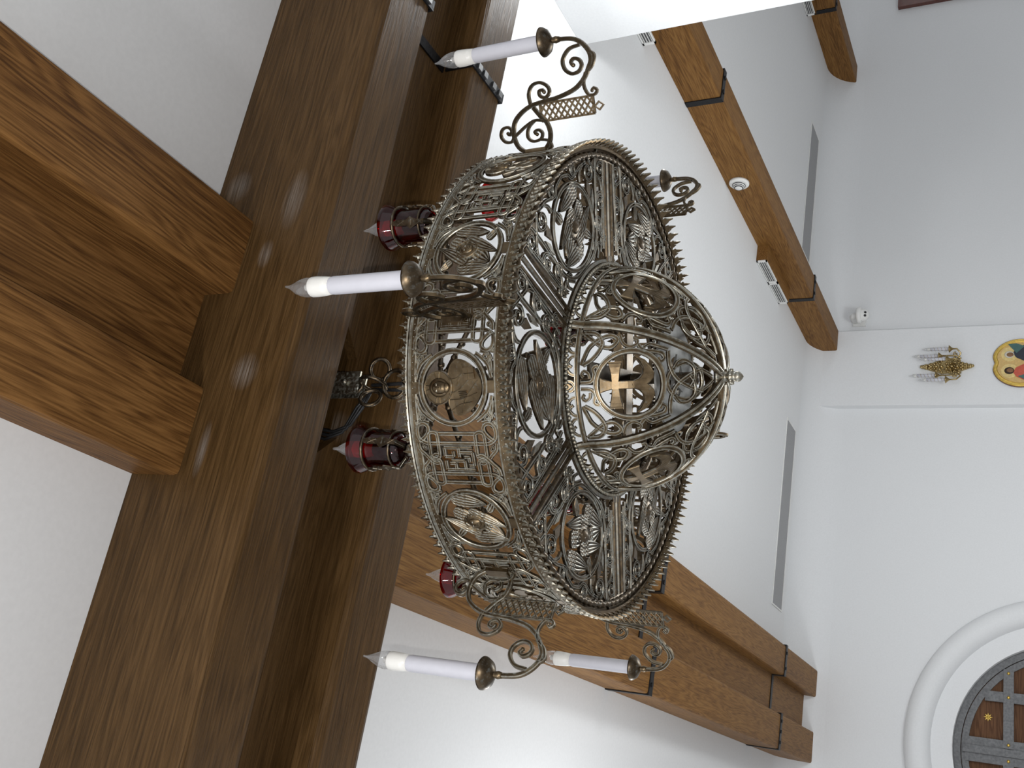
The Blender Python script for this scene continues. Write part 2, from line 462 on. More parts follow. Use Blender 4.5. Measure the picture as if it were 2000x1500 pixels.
# arched double door -------------------------------------------------
def door():
    d = empty('door_1', (AX, WALL + .09, 0)); struct(d)
    hz = AZ
    def arch(r, t0, t1, mb, mi=0, inner=None):
        n = 36
        out = [(-r, .0)] + [(-r * math.cos(PI * k / n), hz + r * math.sin(PI * k / n)) for k in range(n + 1)] + [(r, .0)]
        if inner is None:
            mb.prism(out, lambda a, b_, k: (a, t1 if k else t0, b_), mi)
        else:
            q = inner
            inn = [(-q, .0)] + [(-q * math.cos(PI * k / n), hz + q * math.sin(PI * k / n)) for k in range(n + 1)] + [(q, .0)]
            L = len(out)
            v = [(a, y, z) for y in (t0, t1) for a, z in out] + [(a, y, z) for y in (t0, t1) for a, z in inn]
            f = []
            for i in range(L - 1):
                f += [(i, i + 1, 2 * L + i + 1, 2 * L + i), (L + i, L + i + 1, 3 * L + i + 1, 3 * L + i), (i, i + 1, L + i + 1, L + i), (2 * L + i, 2 * L + i + 1, 3 * L + i + 1, 3 * L + i)]
            mb.add(v, f, mi)
    b = MB(); arch(.79, .0, .04, b); b.build('door_panel', M_DOORWOOD, d)
    b = MB(); arch(.797, -.03, -.001, b, 0, .75); b.build('door_frame', M_DOORIRON, d)
    for sx in (-1, 1):
        b = MB()
        n = 18; q0, q1 = .745, .70
        o = [(sx * q0 * math.cos(PI / 2 * k / n), hz + q0 * math.sin(PI / 2 * k / n)) for k in range(n + 1)]
        i_ = [(sx * q1 * math.cos(PI / 2 * k / n), hz + q1 * math.sin(PI / 2 * k / n)) for k in range(n + 1)]
        o = [(sx * q0, 0)] + o; i_ = [(sx * q1, 0)] + i_
        for (p, q, r_, s_) in zip(o[:-1], o[1:], i_[1:], i_[:-1]):
            b.prism([p, q, r_, s_], lambda a, b_, k: (a, -.02 if k else -.001, b_))
        b.build('iron_rim', M_DOORIRON, d)
    # vertical straps
    for x, w, top in ((.385, .036, .59), (-.385, .036, .59), (.055, .030, .72), (-.055, .030, .72)):
        b = MB(); b.box(x - w, x + w, -.027, -.001, .05, hz + top); b.build('iron_strap', M_DOORIRON, d)
    b = MB(); b.box(-.026, .026, -.04, -.001, .05, hz + .735); b.build('meeting_stile', M_DOORIRON, d)
    for z in (hz + .435, hz - .1, hz - .65, hz - 1.2):
        for sx in (-1, 1):
            w = math.sqrt(max(.01, .73 ** 2 - max(0, z - hz) ** 2))
            b = MB(); b.box(*sorted((sx * .03, sx * w)), -.033, -.001, z - .034, z + .034); st = b.build('iron_strap', M_DOORIRON, d)
            for x in (.055, .385, w - .03):
                b = MB(); b.lathe([(.011, 0), (.011, .006), (.004, .011), (0.0001, .011)], (sx * x, -.033, z), 10, axis=(0, -1, 0)); b.build('rivet', M_GOLD, st)
    # gilt rosettes
    for x, z in ((.235, .56), (-.235, .56), (.52, .42 - .17), (-.52, .42 - .17), (.22, .17), (-.22, .17)):
        b = MB()
        for k in range(8):
            a = 2 * PI * k / 8
            dx, dz = math.cos(a), math.sin(a)
            px, pz = -dz * .006, dx * .006
            b.prism([(dx * .006 + px, dz * .006 + pz), (dx * .03, dz * .03), (dx * .006 - px, dz * .006 - pz)], lambda p, q, kk: (x + p, -.008 if kk else -.0005, Z(z) + q))
        b.sphere((x, -.005, Z(z)), .009, 8, 5)
        b.build('rosette', M_GOLD, d)
door()

# ================================================================== BEAMS
def timber(mb, axis, lo, hi, a0, a1, z0, z1, ch=0.008, mi=0):
    """a bar along axis 0 or 1 with eased lower edges"""
    prof = [(a0, z1), (a0, z0 + ch * 1.4), (a0 + ch * .35, z0 + ch * .35), (a0 + ch * 1.4, z0), (a1 - ch * 1.4, z0), (a1 - ch * .35, z0 + ch * .35), (a1, z0 + ch * 1.4), (a1, z1)]
    if axis == 0: mb.prism(prof, lambda a, z, k: (hi if k else lo, a, z), mi)
    else: mb.prism(prof, lambda a, z, k: (a, hi if k else lo, z), mi)

def strap_u(mb, axis, pos, w, a0, a1, z0, z1, t=0.006, sides=(1, 1)):
    lo, hi = pos - w / 2, pos + w / 2
    def bx(p0, p1, q0, q1):
        if axis == 0: mb.box(lo, hi, p0, p1, q0, q1)
        else: mb.box(p0, p1, lo, hi, q0, q1)
    bx(a0 - t, a1 + t, z0 - t, z0)
    if sides[0]: bx(a0 - t, a0, z0, z1)
    if sides[1]: bx(a1, a1 + t, z0, z1)

def bolts(mb, axis, pos, lst, z):
    for a in lst:
        x, y = (pos, a) if axis == 0 else (a, pos)
        mb.box(x - .010, x + .010, y - .010, y + .010, z - .006, z)

# --- the cross beam pair the chandelier hangs from
t = empty('ceiling_beam', (0, 1.9, Z(1.54)), 'dark paired oak beam crossing overhead that the chandelier hangs from', 'beam', 'paired oak ceiling beams')
t.location = (0, 0, 0)
X0, X1 = -3.2, 5.2
ZB = Z(1.536)
b = MB(); timber(b, 0, X0, X1, 1.607, 1.784, ZB, NEARC - .001, .012); b.build('timber', M_WOODX, t)
b = MB(); timber(b, 0, X0, X1, 2.03, 2.205, ZB, FARC - .001, .012); b.build('timber', M_WOODX, t)
b = MB(); zc = Z(1.645)
hx0, hx1 = .64, 1.00
def slab(poly): b.prism(poly, lambda a, y, k: (a, y, zc + (.03 if k else 0)))
slab([(X0, 1.784), (hx0, 1.784), (hx0, 1.895), (hx0 + .07, 1.965), (hx0 + .07, 2.03), (X0, 2.03)])
slab([(X1, 1.784), (X1, 2.03), (hx1 - .07, 2.03), (hx1 - .07, 1.965), (hx1, 1.895), (hx1, 1.784)])
slab([(hx0 + .07, 1.965), (hx1 - .07, 1.965), (hx1 - .07, 2.03), (hx0 + .07, 2.03)])
b.build('cover_board', M_WOODX, t)
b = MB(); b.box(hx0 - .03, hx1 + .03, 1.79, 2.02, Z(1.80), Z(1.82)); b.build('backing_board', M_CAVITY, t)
b = MB()
strap_u(b, 0, 1.92, .032, 1.607, 1.784, ZB, Z(1.63), sides=(1, 1)); 
b.box(1.904, 1.936, 1.784, 2.03, zc - .006, zc); strap_u(b, 0, 1.92, .032, 2.03, 2.205, ZB, Z(1.63))
st = b.build('iron_strap', M_IRON, t)
b = MB(); bolts(b, 0, 1.92, (1.64, 1.70, 1.76, 2.055, 2.09, 2.145, 2.185), ZB - .006); b.build('bolt', M_BOLT, st)

# --- the pair running toward the camera
t = empty('ceiling_beam', (0, 0, 0), 'paired oak beam overhead in the foreground, butting into the cross beam', 'beam', 'paired oak ceiling beams')
NB = Z(1.77)
b = MB(); timber(b, 1, -3.6, 1.6065, .949, 1.152, NB, NEARC - .001, .010); b.build('timber', M_WOODY, t)
b = MB(); timber(b, 1, -3.6, 1.6065, .487, .704, NB, NEARC - .001, .010); b.build('timber', M_WOODY, t)
b = MB(); b.box(.704, .949, -3.6, 1.6065, Z(1.862), Z(1.905)); b.build('cover_board', M_WOODY, t)

# --- the pair running on to the back wall
t = empty('ceiling_beam', (0, 0, 0), 'paired oak beam behind the chandelier running to the wall above the arched door', 'beam', 'paired oak ceiling beams')
FB = Z(1.765)
b = MB(); timber(b, 1, 2.2055, WALL + .02, .932, 1.135, FB, FARC - .001, .010); b.build('timber', M_WOODY2, t)
b = MB(); timber(b, 1, 2.2055, WALL + .02, .445, .675, FB, FARC - .001, .010); b.build('timber', M_WOODY2, t)
b = MB(); b.box(.675, .932, 2.2055, WALL, Z(1.848), Z(1.87)); b.build('cover_board', M_WOODY2, t)
for y in (4.75, 7.33):
    b = MB()
    strap_u(b, 1, y, .045, .932, 1.135, FB, FARC - .002); strap_u(b, 1, y, .045, .445, .675, FB, FARC - .002)
    b.box(.675, .932, y - .022, y + .022, Z(1.842), Z(1.848))
    st = b.build('iron_strap', M_IRON, t)
    b = MB(); bolts(b, 1, y, (.98, 1.085, .49, .56, .63), FB - .006); b.build('bolt', M_IRON, st)

# --- single beams at the right
def single(x0, x1, label, y0):
    t = empty('ceiling_beam', (0, 0, 0), label, 'beam', 'single oak ceiling beams')
    b = MB(); timber(b, 1, y0, WALL - .0745 if x0 < 4 else WALL + .01, x0, x1, FB, FARC - .001, .010); b.build('timber', M_WOODY2, t)
    for y in (4.75, 7.33):
        if y < y0: continue
        b = MB(); strap_u(b, 1, y, .045, x0, x1, FB, FARC - .002); st = b.build('iron_strap', M_IRON, t)
        b = MB(); bolts(b, 1, y, (x0 + .05, x1 - .05), FB - .006); b.build('bolt', M_IRON, st)
single(3.85, 4.05, 'single oak beam carrying a smoke detector, resting on the white pilaster', 3.406)
single(6.74, 6.95, 'short-looking oak beam end in the top right corner above the mahogany frame', 3.0)

# --- grille boxes on the beam sides, louvres facing the nave
def grille_box(x1, y0, y1, label, n_grilles, white=True):
    t = empty('air_grille', (x1, y0, Z(1.905)), label, 'vent', 'boxed air grilles on the beams')
    L = y1 - y0; top = FARC - .001 - Z(1.905); D = .125
    b = MB(); b.box(-D + .006, -.001, 0, L, 0, top); b.build('wooden_box', M_WOODY2, t)
    gl = L / n_grilles
    for g in range(n_grilles):
        a, c = g * gl + .004, (g + 1) * gl - .004
        h0, h1 = .004, top - .002
        b = MB()
        for (p0, p1, q0, q1) in ((a, c, h0, h0 + .008), (a, c, h1 - .008, h1), (a, a + .018, h0, h1), (c - .018, c, h0, h1)):
            b.box(-D - .004, -D + .008, p0, p1, q0, q1)
        fr = b.build('grille_frame', M_WHITE, t)
        b = MB(); b.box(-D + .003, -D + .0055, a + .01, c - .01, h0 + .005, h1 - .005); b.build('grille_back', M_GRILLE, fr)
        b = MB()
        for k in range(1, 5):
            z = h0 + (h1 - h0) * k / 5
            b.box(-D - .003, -D + .004, a + .01, c - .01, z - .0014, z + .0014)
        b.build('louvre', M_WHITE, fr)
    return t
grille_box(3.85, 6.45, 7.14, 'wooden box with two white louvred grilles on the side of the detector beam', 2)
grille_box(3.85, 3.42, 4.06, 'white louvred grille half hidden behind the corner of the white pier', 2)
grille_box(6.74, 6.35, 7.22, 'white louvred grille on the beam in the top right corner', 2)

# --- smoke detector on the side of the beam
t = empty('smoke_detector', (3.85, 5.62, Z(1.895)), 'round white smoke detector on the side of the single oak beam', 'smoke detector')
b = MB(); b.lathe([(.066, .0005), (.066, .012), (.060, .018), (.046, .020)], (0, 0, 0), 28, axis=(-1, 0, 0)); b.build('base_ring', M_WHITE, t)
b = MB(); b.lathe([(.044, .018), (.040, .032), (.022, .046), (.0001, .048)], (0, 0, 0), 24, axis=(-1, 0, 0)); hd = b.build('sensor_head', M_WHITE, t)
b = MB()
for k in range(3): b.lathe([(.044 - .007 * k, .024 + .008 * k), (.0448 - .007 * k, .0265 + .008 * k), (.041 - .007 * k, .029 + .008 * k)], (0, 0, 0), 24, axis=(-1, 0, 0))
b.build('sensor_vent', M_GRILLE, hd)

# --- linear slot diffusers in the ceiling
for x0, x1, lab in ((1.50, 2.97, 'long dark linear slot vent in the ceiling between the paired beam and the pilaster'), (4.54, 5.82, 'long dark linear slot vent in the ceiling right of the detector beam')):
    t = empty('slot_vent', (x0, 7.69, FARC), lab, 'vent', 'linear slot vents in the ceiling')
    b = MB(); L = x1 - x0
    b.box(0, L, 0, .285, -.003, -.0005); b.build('mesh_insert', M_SLOT, t)
    b = MB()
    for q in ((-.012, L + .012, -.012, 0), (-.012, L + .012, .285, .297), (-.012, 0, 0, .285), (L, L + .012, 0, .285)): b.box(*q, -.006, -.0005)
    b.build('slot_frame', M_WHITE, t)

# --- security camera on the back wall beside the pilaster
t = empty('security_camera', (4.150, WALL, Z(1.60)), 'white dome security camera on a wall bracket beside the pilaster', 'camera')
b = MB(); b.box(-.045, .045, -.02, -.001, -.05, .055); b.tube([(0, -.015, .03), (0, -.06, .05), (0, -.11, .045), (0, -.14, .02)], .026, 10); b.build('wall_bracket', M_WHITE, t)
b = MB(); b.lathe([(.062, .0), (.070, .012), (.070, .034), (.064, .04)], (0, -.14, .005), 24, axis=(0, 0, -1)); b.build('housing', M_WHITE, t)
b = MB(); b.sphere((0, -.14, -.045), .056, 18, 12); ball = b.build('dome', M_WHITE, t)
for dx in (-.016, .014):
    b = MB(); b.sphere((dx - .012, -.14 - .046, -.072), .011, 10, 6); b.build('lens', M_BLACK, ball)

# --- mahogany frame in the corner
t = empty('picture_frame', (8.05, WALL, Z(.75)), 'glossy mahogany frame with dark glazing on the back wall at far right', 'frame')
hw, hh, fw = .50, .66, .085
b = MB()
for (a0, a1, c0, c1) in ((-hw, hw, hh - fw, hh), (-hw, hw, -hh, -hh + fw), (-hw, -hw + fw, -hh + fw, hh - fw), (hw - fw, hw, -hh + fw, hh - fw)):
    b.box(a0, a1, -.045, -.001, c0, c1)
b.build('frame', M_MAHOG, t)
b = MB()
iw, ih = hw - fw, hh - fw
for (a0, a1, c0, c1) in ((-iw, iw, ih - .02, ih), (-iw, iw, -ih, -ih + .02), (-iw, -iw + .02, -ih + .02, ih - .02), (iw - .02, iw, -ih + .02, ih - .02)):
    b.box(a0, a1, -.03, -.002, c0, c1)
b.build('inner_bead', M_MAHOG, t)
b = MB(); b.box(-iw + .02, iw - .02, -.012, -.002, -ih + .02, ih - .02); b.build('glazing', M_PICGLASS, t)

# --- double-lobed gilt icon on the pilaster
def icon():
    y = WALL - .075
    t = empty('round_icon', (3.685, y, Z(.335)), 'round gilt icon with a notched top below the brass wall sconce', 'icon')
    def outline(s):
        pts = []
        for k in range(72):
            a = PI / 2 + 2 * PI * k / 72
            r = .205 * s * (1 - .10 * math.exp(-((k if k < 36 else k - 72) / 2.2) ** 2) + .03 * math.exp(-((abs(k if k < 36 else k - 72) - 7) / 5) ** 2))
            pts.append((r * math.cos(a), r * math.sin(a)))
        return pts
    m = lambda a, b_, d: (a, -d, b_)
    b = MB(); b.plate(outline(1.02), m, .016, .001); b.build('backing', M_MAHOG, t)
    b = MB(); b.strap(outline(.93), m, .030, .012, True, .016, .02, round_=True, edge=0); b.build('gilt_frame', M_GOLD, t)
    b = MB(); b.plate(outline(.89), m, .004, .016); pnl = b.build('painted_panel', M_OCHRE, t)
    def fig(sx, face_m, hair_m, robe_m, veil):
        b = MB(); b.oval((sx * .072, .080), .062, .062, m, .002, .020); b.build('halo', M_HALO, pnl)
        b = MB(); b.plate([(sx * .02, -.165), (sx * .125, -.13), (sx * .155, -.03), (sx * .12, .035), (sx * .085, .055), (sx * .045, .035), (sx * .005, -.04)], m, .003, .0215); b.build('robe', robe_m, pnl)
        b = MB(); b.oval((sx * .070, .082), .030, .036, m, .002, .0225, bulge=.002); b.build('hair', hair_m, pnl)
        b = MB(); b.oval((sx * .068, .076), .019, .025, m, .003, .0235, bulge=.003); b.build('face', face_m, pnl)
    fig(-1, M_SKIN, M_HAIR, M_ROBERED, False)
    fig(1, M_SKIN, M_ROBEWHT, M_ROBEBLK, True)
    b = MB(); b.plate([(-.15, -.03), (-.12, .02), (-.10, -.04), (-.08, -.14), (-.13, -.12)], m, .002, .025); b.build('robe', M_ROBEGRN, pnl)
    b = MB(); b.plate([(.08, .03), (.16, .09), (.165, .03), (.14, -.03)], m, .002, .025); b.build('robe', M_ROBEGRN, pnl)
icon()

# --- brass wall sconce with five twisted candles
def sconce():
    y = WALL - .075
    t = empty('wall_sconce', (3.665, y, Z(.87)), 'ornate brass wall sconce with five white candles above the round icon', 'sconce')
    b = MB()
    m = lambda a, b_, d: (a, -d, b_)
    prof = [(-.17, .012), (-.14, .022), (-.11, .034), (-.07, .055), (-.03, .065), (.0, .058), (.05, .062), (.09, .046), (.13, .03), (.165, .018), (.19, .008)]
    poly = [(w, h) for h, w in prof] + [(-w, h) for h, w in reversed(prof)]
    b.plate(poly, m, .02, .001)
    for h, w in prof:
        b.sphere((0, -.022, h), .016, 8, 5)
        for sx in (-1, 1): b.sphere((sx * w * .8, -.02, h), .012, 8, 5); b.sphere((sx * w * .4, -.024, h + .012), .012, 8, 5)
    b.sphere((0, -.022, -.185), .014, 8, 5); b.sphere((0, -.02, .2), .012, 8, 5)
    b.build('back_plate', M_BRASS, t)
    for (x, dz, dy) in ((.130, -.015, -.08), (.078, .065, -.06), (.018, .0, -.13), (-.095, .085, -.06), (-.150, .005, -.10)):
        arm = MB()
        arm.tube([(x * .15, -.02, -.02), (x * .4, dy * .5, -.075), (x * .75, dy * .8, -.10), (x, dy, -.07), (x, dy, dz - .02)], .0065, 8)
        cv = [(x * .7 + .02 * math.cos(k * .7) * (1 - k / 14), dy * .75, -.06 + .02 * math.sin(k * .7) * (1 - k / 14)) for k in range(12)]
        arm.tube(cv, .005, 6)
        arm.sphere((x * .5, dy * .6, -.085), .012, 8, 5)
        a = arm.build('candle_arm', M_BRASS, t)
        b = MB(); b.lathe([(.006, -.03), (.012, -.018), (.030, .0), (.031, .004), (.012, .004)], (x, dy, dz), 14); b.build('drip_pan', M_BRASS, a)
        b = MB()
        b.lathe([(.0130, .004), (.0132, .06), (.0130, .146)], (x, dy, dz), 14); cs = b.build('candle_sleeve', M_SLEEVE, a)
        b = MB(); b.tube([(x + .0138 * math.cos(k * .55), dy + .0138 * math.sin(k * .55), dz + .012 + .0024 * k) for k in range(54)], .0013, 5); b.build('gilt_spiral', M_BRASS, a)
        b = MB(); b.lathe([(.011, .150), (.015, .160), (.014, .174), (.007, .192), (.001, .210)], (x, dy, dz), 12); b.build('bulb', M_GLASS, a)
        b = MB(); b.lathe([(.010, .146), (.0125, .156), (.011, .168), (.0001, .170)], (x, dy, dz), 10); b.build('bulb_base', M_BULBBASE, a)
sconce()

# ================================================================== THE CHANDELIER
CX, CY, CZ = .829, 1.9025, Z(.884)        # centre of the lower rim
A0 = R(-114.5); AD = R(-116.5); AARM = R(-100)
ch = empty('chandelier', (CX, CY, CZ), 'large openwork bronze chandelier with candle arms, red lamps and a pierced dome', 'chandelier')
MB2 = [M_BRONZE, M_EDGE]

# rails and leaf teeth -------------------------------------------------
def full_ring(mb, secs, seg=180, mi=0):
    v = []; f = []; S = len(secs)
    for k in range(seg):
        a = 2 * PI * k / seg
        for r, z in secs: v.append((r * math.cos(a), r * math.sin(a), z))
    mm = []
    for k in range(seg):
        j = (k + 1) % seg
        for i in range(S):
            f.append((k * S + i, k * S + (i + 1) % S, j * S + (i + 1) % S, j * S + i)); mm.append(mi[i] if isinstance(mi, list) else mi)
    mb.add(v, f, mm, False)

def tooth(mb, m, u, v0, h, w, out, lean=0.0, mi=1, mid=0, thick=.0045):
    """three-lobed leaf spike; out pushes the tip away from the surface"""
    pr = [(-.5, 0), (-.42, .22), (-.62, .40), (-.24, .46), (-.26, .62), (0, 1.0), (.26, .62), (.24, .46), (.62, .40), (.42, .22), (.5, 0)]
    P = lambda a, b_, d: m(u + a * w + lean * b_ * w, v0 + b_ * h, d + out * abs(b_ * h) )
    n = len(pr)
    v = [P(a, b_, 0.0) for a, b_ in pr] + [P(a * .45, b_ * .96, thick * (1.1 - .8 * b_)) for a, b_ in pr] + [P(a, b_, -.0025) for a, b_ in pr]
    f = []; mm = []
    for i in range(n - 1):
        f.append((i, i + 1, n + i + 1, n + i)); mm.append(mi)
        f.append((i, 2 * n + i, 2 * n + i + 1, i + 1)); mm.append(mid)
    f.append(tuple(range(n, 2 * n))); mm.append(mid)
    f.append(tuple(range(3 * n - 1, 2 * n - 1, -1))); mm.append(mid)
    f.append((0, n, 2 * n - 1, n - 1)); mm.append(mid); f.append((0, n - 1, 3 * n - 1, 2 * n)); mm.append(mid)
    mb.add(v, f, mm, False)

NT = 132
b = MB()
H = .186
full_ring(b, [(.496, H - .014), (.503, H - .014), (.505, H - .012), (.503, H - .010), (.503, H - .002), (.506, H), (.506, H + .003), (.502, H + .004), (.494, H + .004), (.494, H - .014)][:-1], mi=[0, 1, 1, 0, 1, 1, 1, 0, 0])
full_ring(b, [(.499, H + .004), (.505, H + .006), (.506, H + .009), (.503, H + .012), (.498, H + .011)], mi=[0, 1, 0, 0, 0])
for k in range(NT):
    u = 2 * PI * RB * k / NT
    tooth(b, lambda x, v, d: m_band(x, v, d + .001), u, H + .009, .0215, .0118, .10)
    tooth(b, lambda x, v, d: m_band(x, v, d + .003), u + PI * RB / NT, H + .008, .0085, .0062, .25, .3)
for k in range(264): 
    a = 2 * PI * k / 264; b.sphere((.5035 * math.cos(a), .5035 * math.sin(a), H - .006), .0013, 5, 3, 1)
b.build('top_rim', MB2, ch)

b = MB()
full_ring(b, [(.496, -.012), (.503, -.012), (.506, -.010), (.506, -.007), (.503, -.005), (.503, .005), (.505, .007), (.503, .009), (.496, .009)], mi=[0, 1, 1, 1, 0, 1, 1, 0, 0])
m_low = lambda u, v, d: m_band(u, v, d)
for k in range(NT):
    u = 2 * PI * RB * k / NT
    tooth(b, lambda x, v, d: m_band(x, v, d + .003), u, -.008, -.028, .0130, .34, .12, thick=.008)
    tooth(b, lambda x, v, d: m_band(x, v, d + .004), u + PI * RB / NT, -.006, -.017, .0120, .5, -.2, thick=.007)
for k in range(264):
    a = 2 * PI * k / 264; b.sphere((.5035 * math.cos(a), .5035 * math.sin(a), 0.0), .0013, 5, 3, 1)
b.build('bottom_rim', MB2, ch)

# twisted rope inside the lower rim
def rope(name, rc, z, rad, turns, strands, parent, mats, seg=360):
    b = MB(); S = 12; v = []; f = []
    for k in range(seg):
        a = 2 * PI * k / seg
        for i in range(S):
            p = 2 * PI * i / S
            rr = rad * (1 + .22 * math.cos(strands * p + turns * a))
            v.append(((rc + rr * math.cos(p)) * math.cos(a), (rc + rr * math.cos(p)) * math.sin(a), z + rr * math.sin(p)))
    for k in range(seg):
        j = (k + 1) % seg
        for i in range(S): f.append((k * S + i, k * S + (i + 1) % S, j * S + (i + 1) % S, j * S + i))
    b.add(v, f, 0, True)
    return b.build(name, mats, parent)
rope('rope_ring', .4835, -.007, .0065, 130, 1, ch, M_DARKBR, 780)

# band panels: medallion of the blessing figure / six-winged seraph, and knotwork --------------------
VC, RM = .0925, .066
def medallion_frame(b):
    b.strap(ring2((0, VC), RM, RM + .002, 40), m_band, .0085, .007, True, 0, .02)
    for sv in (-1, 1):
        b.plate([(-.011, VC + sv * .066), (.011, VC + sv * .066), (.011, VC + sv * .086), (-.011, VC + sv * .086)], m_band, .005)
    for su in (-1, 1):
        for sv in (-1, 1):
            q = lambda L: [(su * a, VC + sv * c) for a, c in L]
            b.strap(q([(.016, .080), (.030, .076), (.044, .068), (.053, .057), (.060, .046)]), m_band, .006, .005)
            b.strap(q([(.024, .080), (.036, .079), (.050, .076), (.060, .069), (.064, .056)]), m_band, .0055, .005)
            b.strap(q(volute((.0545, .0685), .0075, .002, .3, 1.3)), m_band, .0042, .006, step=.003)
            b.strap(q(volute((.0645, .0805), .005, .0015, 2.6, -1.2)), m_band, .0038, .005, step=.003)
            b.plate(q([(.018, .077), (.030, .083), (.046, .082), (.034, .078)]), m_band, .004)
            b.plate(q([(.040, .074), (.050, .082), (.058, .078), (.049, .071)]), m_band, .004, 0, 1)

def icon_panel():
    b = MB(); medallion_frame(b)
    hc = VC + .030
    b.oval((0, hc), .031, .030, m_band, .005, 0, 0, 32)
    b.strap(ring2((0, hc), .0295, .0285, 32), m_band, .0028, .008, True, 0, .02, round_=True)
    for a0, a1 in (((.0, hc + .017), (0, hc + .028)), ((.017, hc + .002), (.028, hc + .003)), ((-.017, hc + .002), (-.028, hc + .003))):
        for o in (-.003, .003):
            ho = o if a0[0] == 0 else 0; vo = 0 if a0[0] == 0 else o
            b.strap([(a0[0] + ho, a0[1] + vo), (a1[0] + ho * 1.5, a1[1] + vo * 1.5)], m_band, .0014, .0078, round_=True, smooth=False)
    # bust and robe
    bust = [(-.050, VC - .018), (-.048, VC - .002), (-.034, VC + .008), (-.014, VC + .010), (.014, VC + .010), (.034, VC + .008), (.048, VC - .002), (.050, VC - .018), (.038, VC - .040), (.018, VC - .056), (0, VC - .061), (-.018, VC - .056), (-.038, VC - .040)]
    b.plate([tuple(p_) for p_ in crom(bust, True, .006)], m_band, .005)
    for L in ([(-.012, VC + .008), (-.004, VC - .012), (.010, VC - .030), (.024, VC - .046)], [(.014, VC + .008), (.018, VC - .010), (.030, VC - .022), (.042, VC - .020)], [(-.040, VC + .002), (-.030, VC - .016), (-.026, VC - .040)], [(-.022, VC + .006), (-.020, VC - .020), (-.010, VC - .050)], [(.004, VC - .008), (.020, VC - .016), (.034, VC - .034)], [(-.046, VC - .018), (-.020, VC - .026), (.012, VC - .052)]):
        b.strap(L, m_band, .002, .0068, round_=True)
    b.plate([(.012, VC - .026), (.034, VC - .022), (.036, VC - .044), (.015, VC - .048)], m_band, .008, 0, 0)      # the book
    b.strap([(.014, VC - .035), (.034, VC - .033)], m_band, .0018, .0094, round_=True, smooth=False)
    b.strap([(.024, VC - .026), (.025, VC - .046)], m_band, .0018, .0094, round_=True, smooth=False)
    for k in range(4): b.strap([(-.016 + .003 * k, VC - .030), (-.018 + .0034 * k, VC - .016 + .001 * k)], m_band, .0024, .0085, round_=True, smooth=False)   # raised hand
    # head
    b.oval((0, hc - .001), .0175, .0205, m_band, .006, 0, 0, 24, .003)             # hair
    b.oval((0, hc - .004), .0115, .0165, m_band, .008, 0, 0, 24, .005)             # face
    b.oval((0, hc - .016), .009, .0085, m_band, .008, 0, 0, 16, .003)              # beard
    for sx in (-1, 1):
        b.oval((sx * .0050, hc + .0005), .0028, .0016, m_band, .012, 0, 1, 12, .001)
        b.strap([(sx * .002, hc + .0032), (sx * .005, hc + .0042), (sx * .0085, hc + .003)], m_band, .0012, .0128, round_=True, step=.002)
    b.strap([(0, hc + .003), (0, hc - .006)], m_band, .0022, .0145, round_=True, smooth=False)
    b.strap([(-.003, hc - .0095), (.003, hc - .0095)], m_band, .0014, .0132, round_=True, smooth=False)
    return b.build('icon_panel', MB2, ch)

def seraph_on(b, m, cu, cv, s=1.0, face=True):
    for (x, y, ang, L, W, cur, d0, nr) in ((.052, .040, 257, .076, .030, .07, .001, 5), (-.037, .014, 272, .074, .030, -.06, .001, 5),
            (.023, .041, 246, .048, .028, .05, .002, 4), (-.001, -.016, 236, .046, .030, -.05, .002, 4),
            (-.029, -.006, 56, .078, .023, .10, .0035, 4), (.027, .007, 240, .080, .024, .08, .0035, 4), (-.020, .030, 130, .030, .016, .1, .0005, 3), (.024, -.034, 318, .030, .016, .1, .0005, 3)):
        b.wing((cu + x * s, cv + y * s), R(ang), L * s, W * s, m, cur, .004 * s, d0, nr)
    b.oval((cu, cv), .019 * s, .022 * s, m, .006, 0, 0, 28, .004 * s)
    b.strap(ring2((cu, cv), .0185 * s, .0215 * s, 28), m, .0035 * s, .0105, True, 0, .02, round_=True)
    if face:
        b.oval((cu, cv - .001 * s), .010 * s, .013 * s, m, .010, 0, 0, 20, .004 * s)
        for sx in (-1, 1): b.oval((cu + sx * .004 * s, cv + .002 * s), .0022 * s, .0013 * s, m, .0135, 0, 1, 10, .001)
        b.strap([(cu, cv + .003 * s), (cu, cv - .004 * s)], m, .002 * s, .0155, round_=True, smooth=False)
        b.strap([(cu - .0028 * s, cv - .0075 * s), (cu + .0028 * s, cv - .0075 * s)], m, .0013 * s, .014, round_=True, smooth=False)

def seraph_panel():
    b = MB(); medallion_frame(b)
    p = b.build('seraph_panel', MB2, ch)
    b = MB(); seraph_on(b, m_band, 0, VC)
    b.build('seraph', MB2, p)
    return p

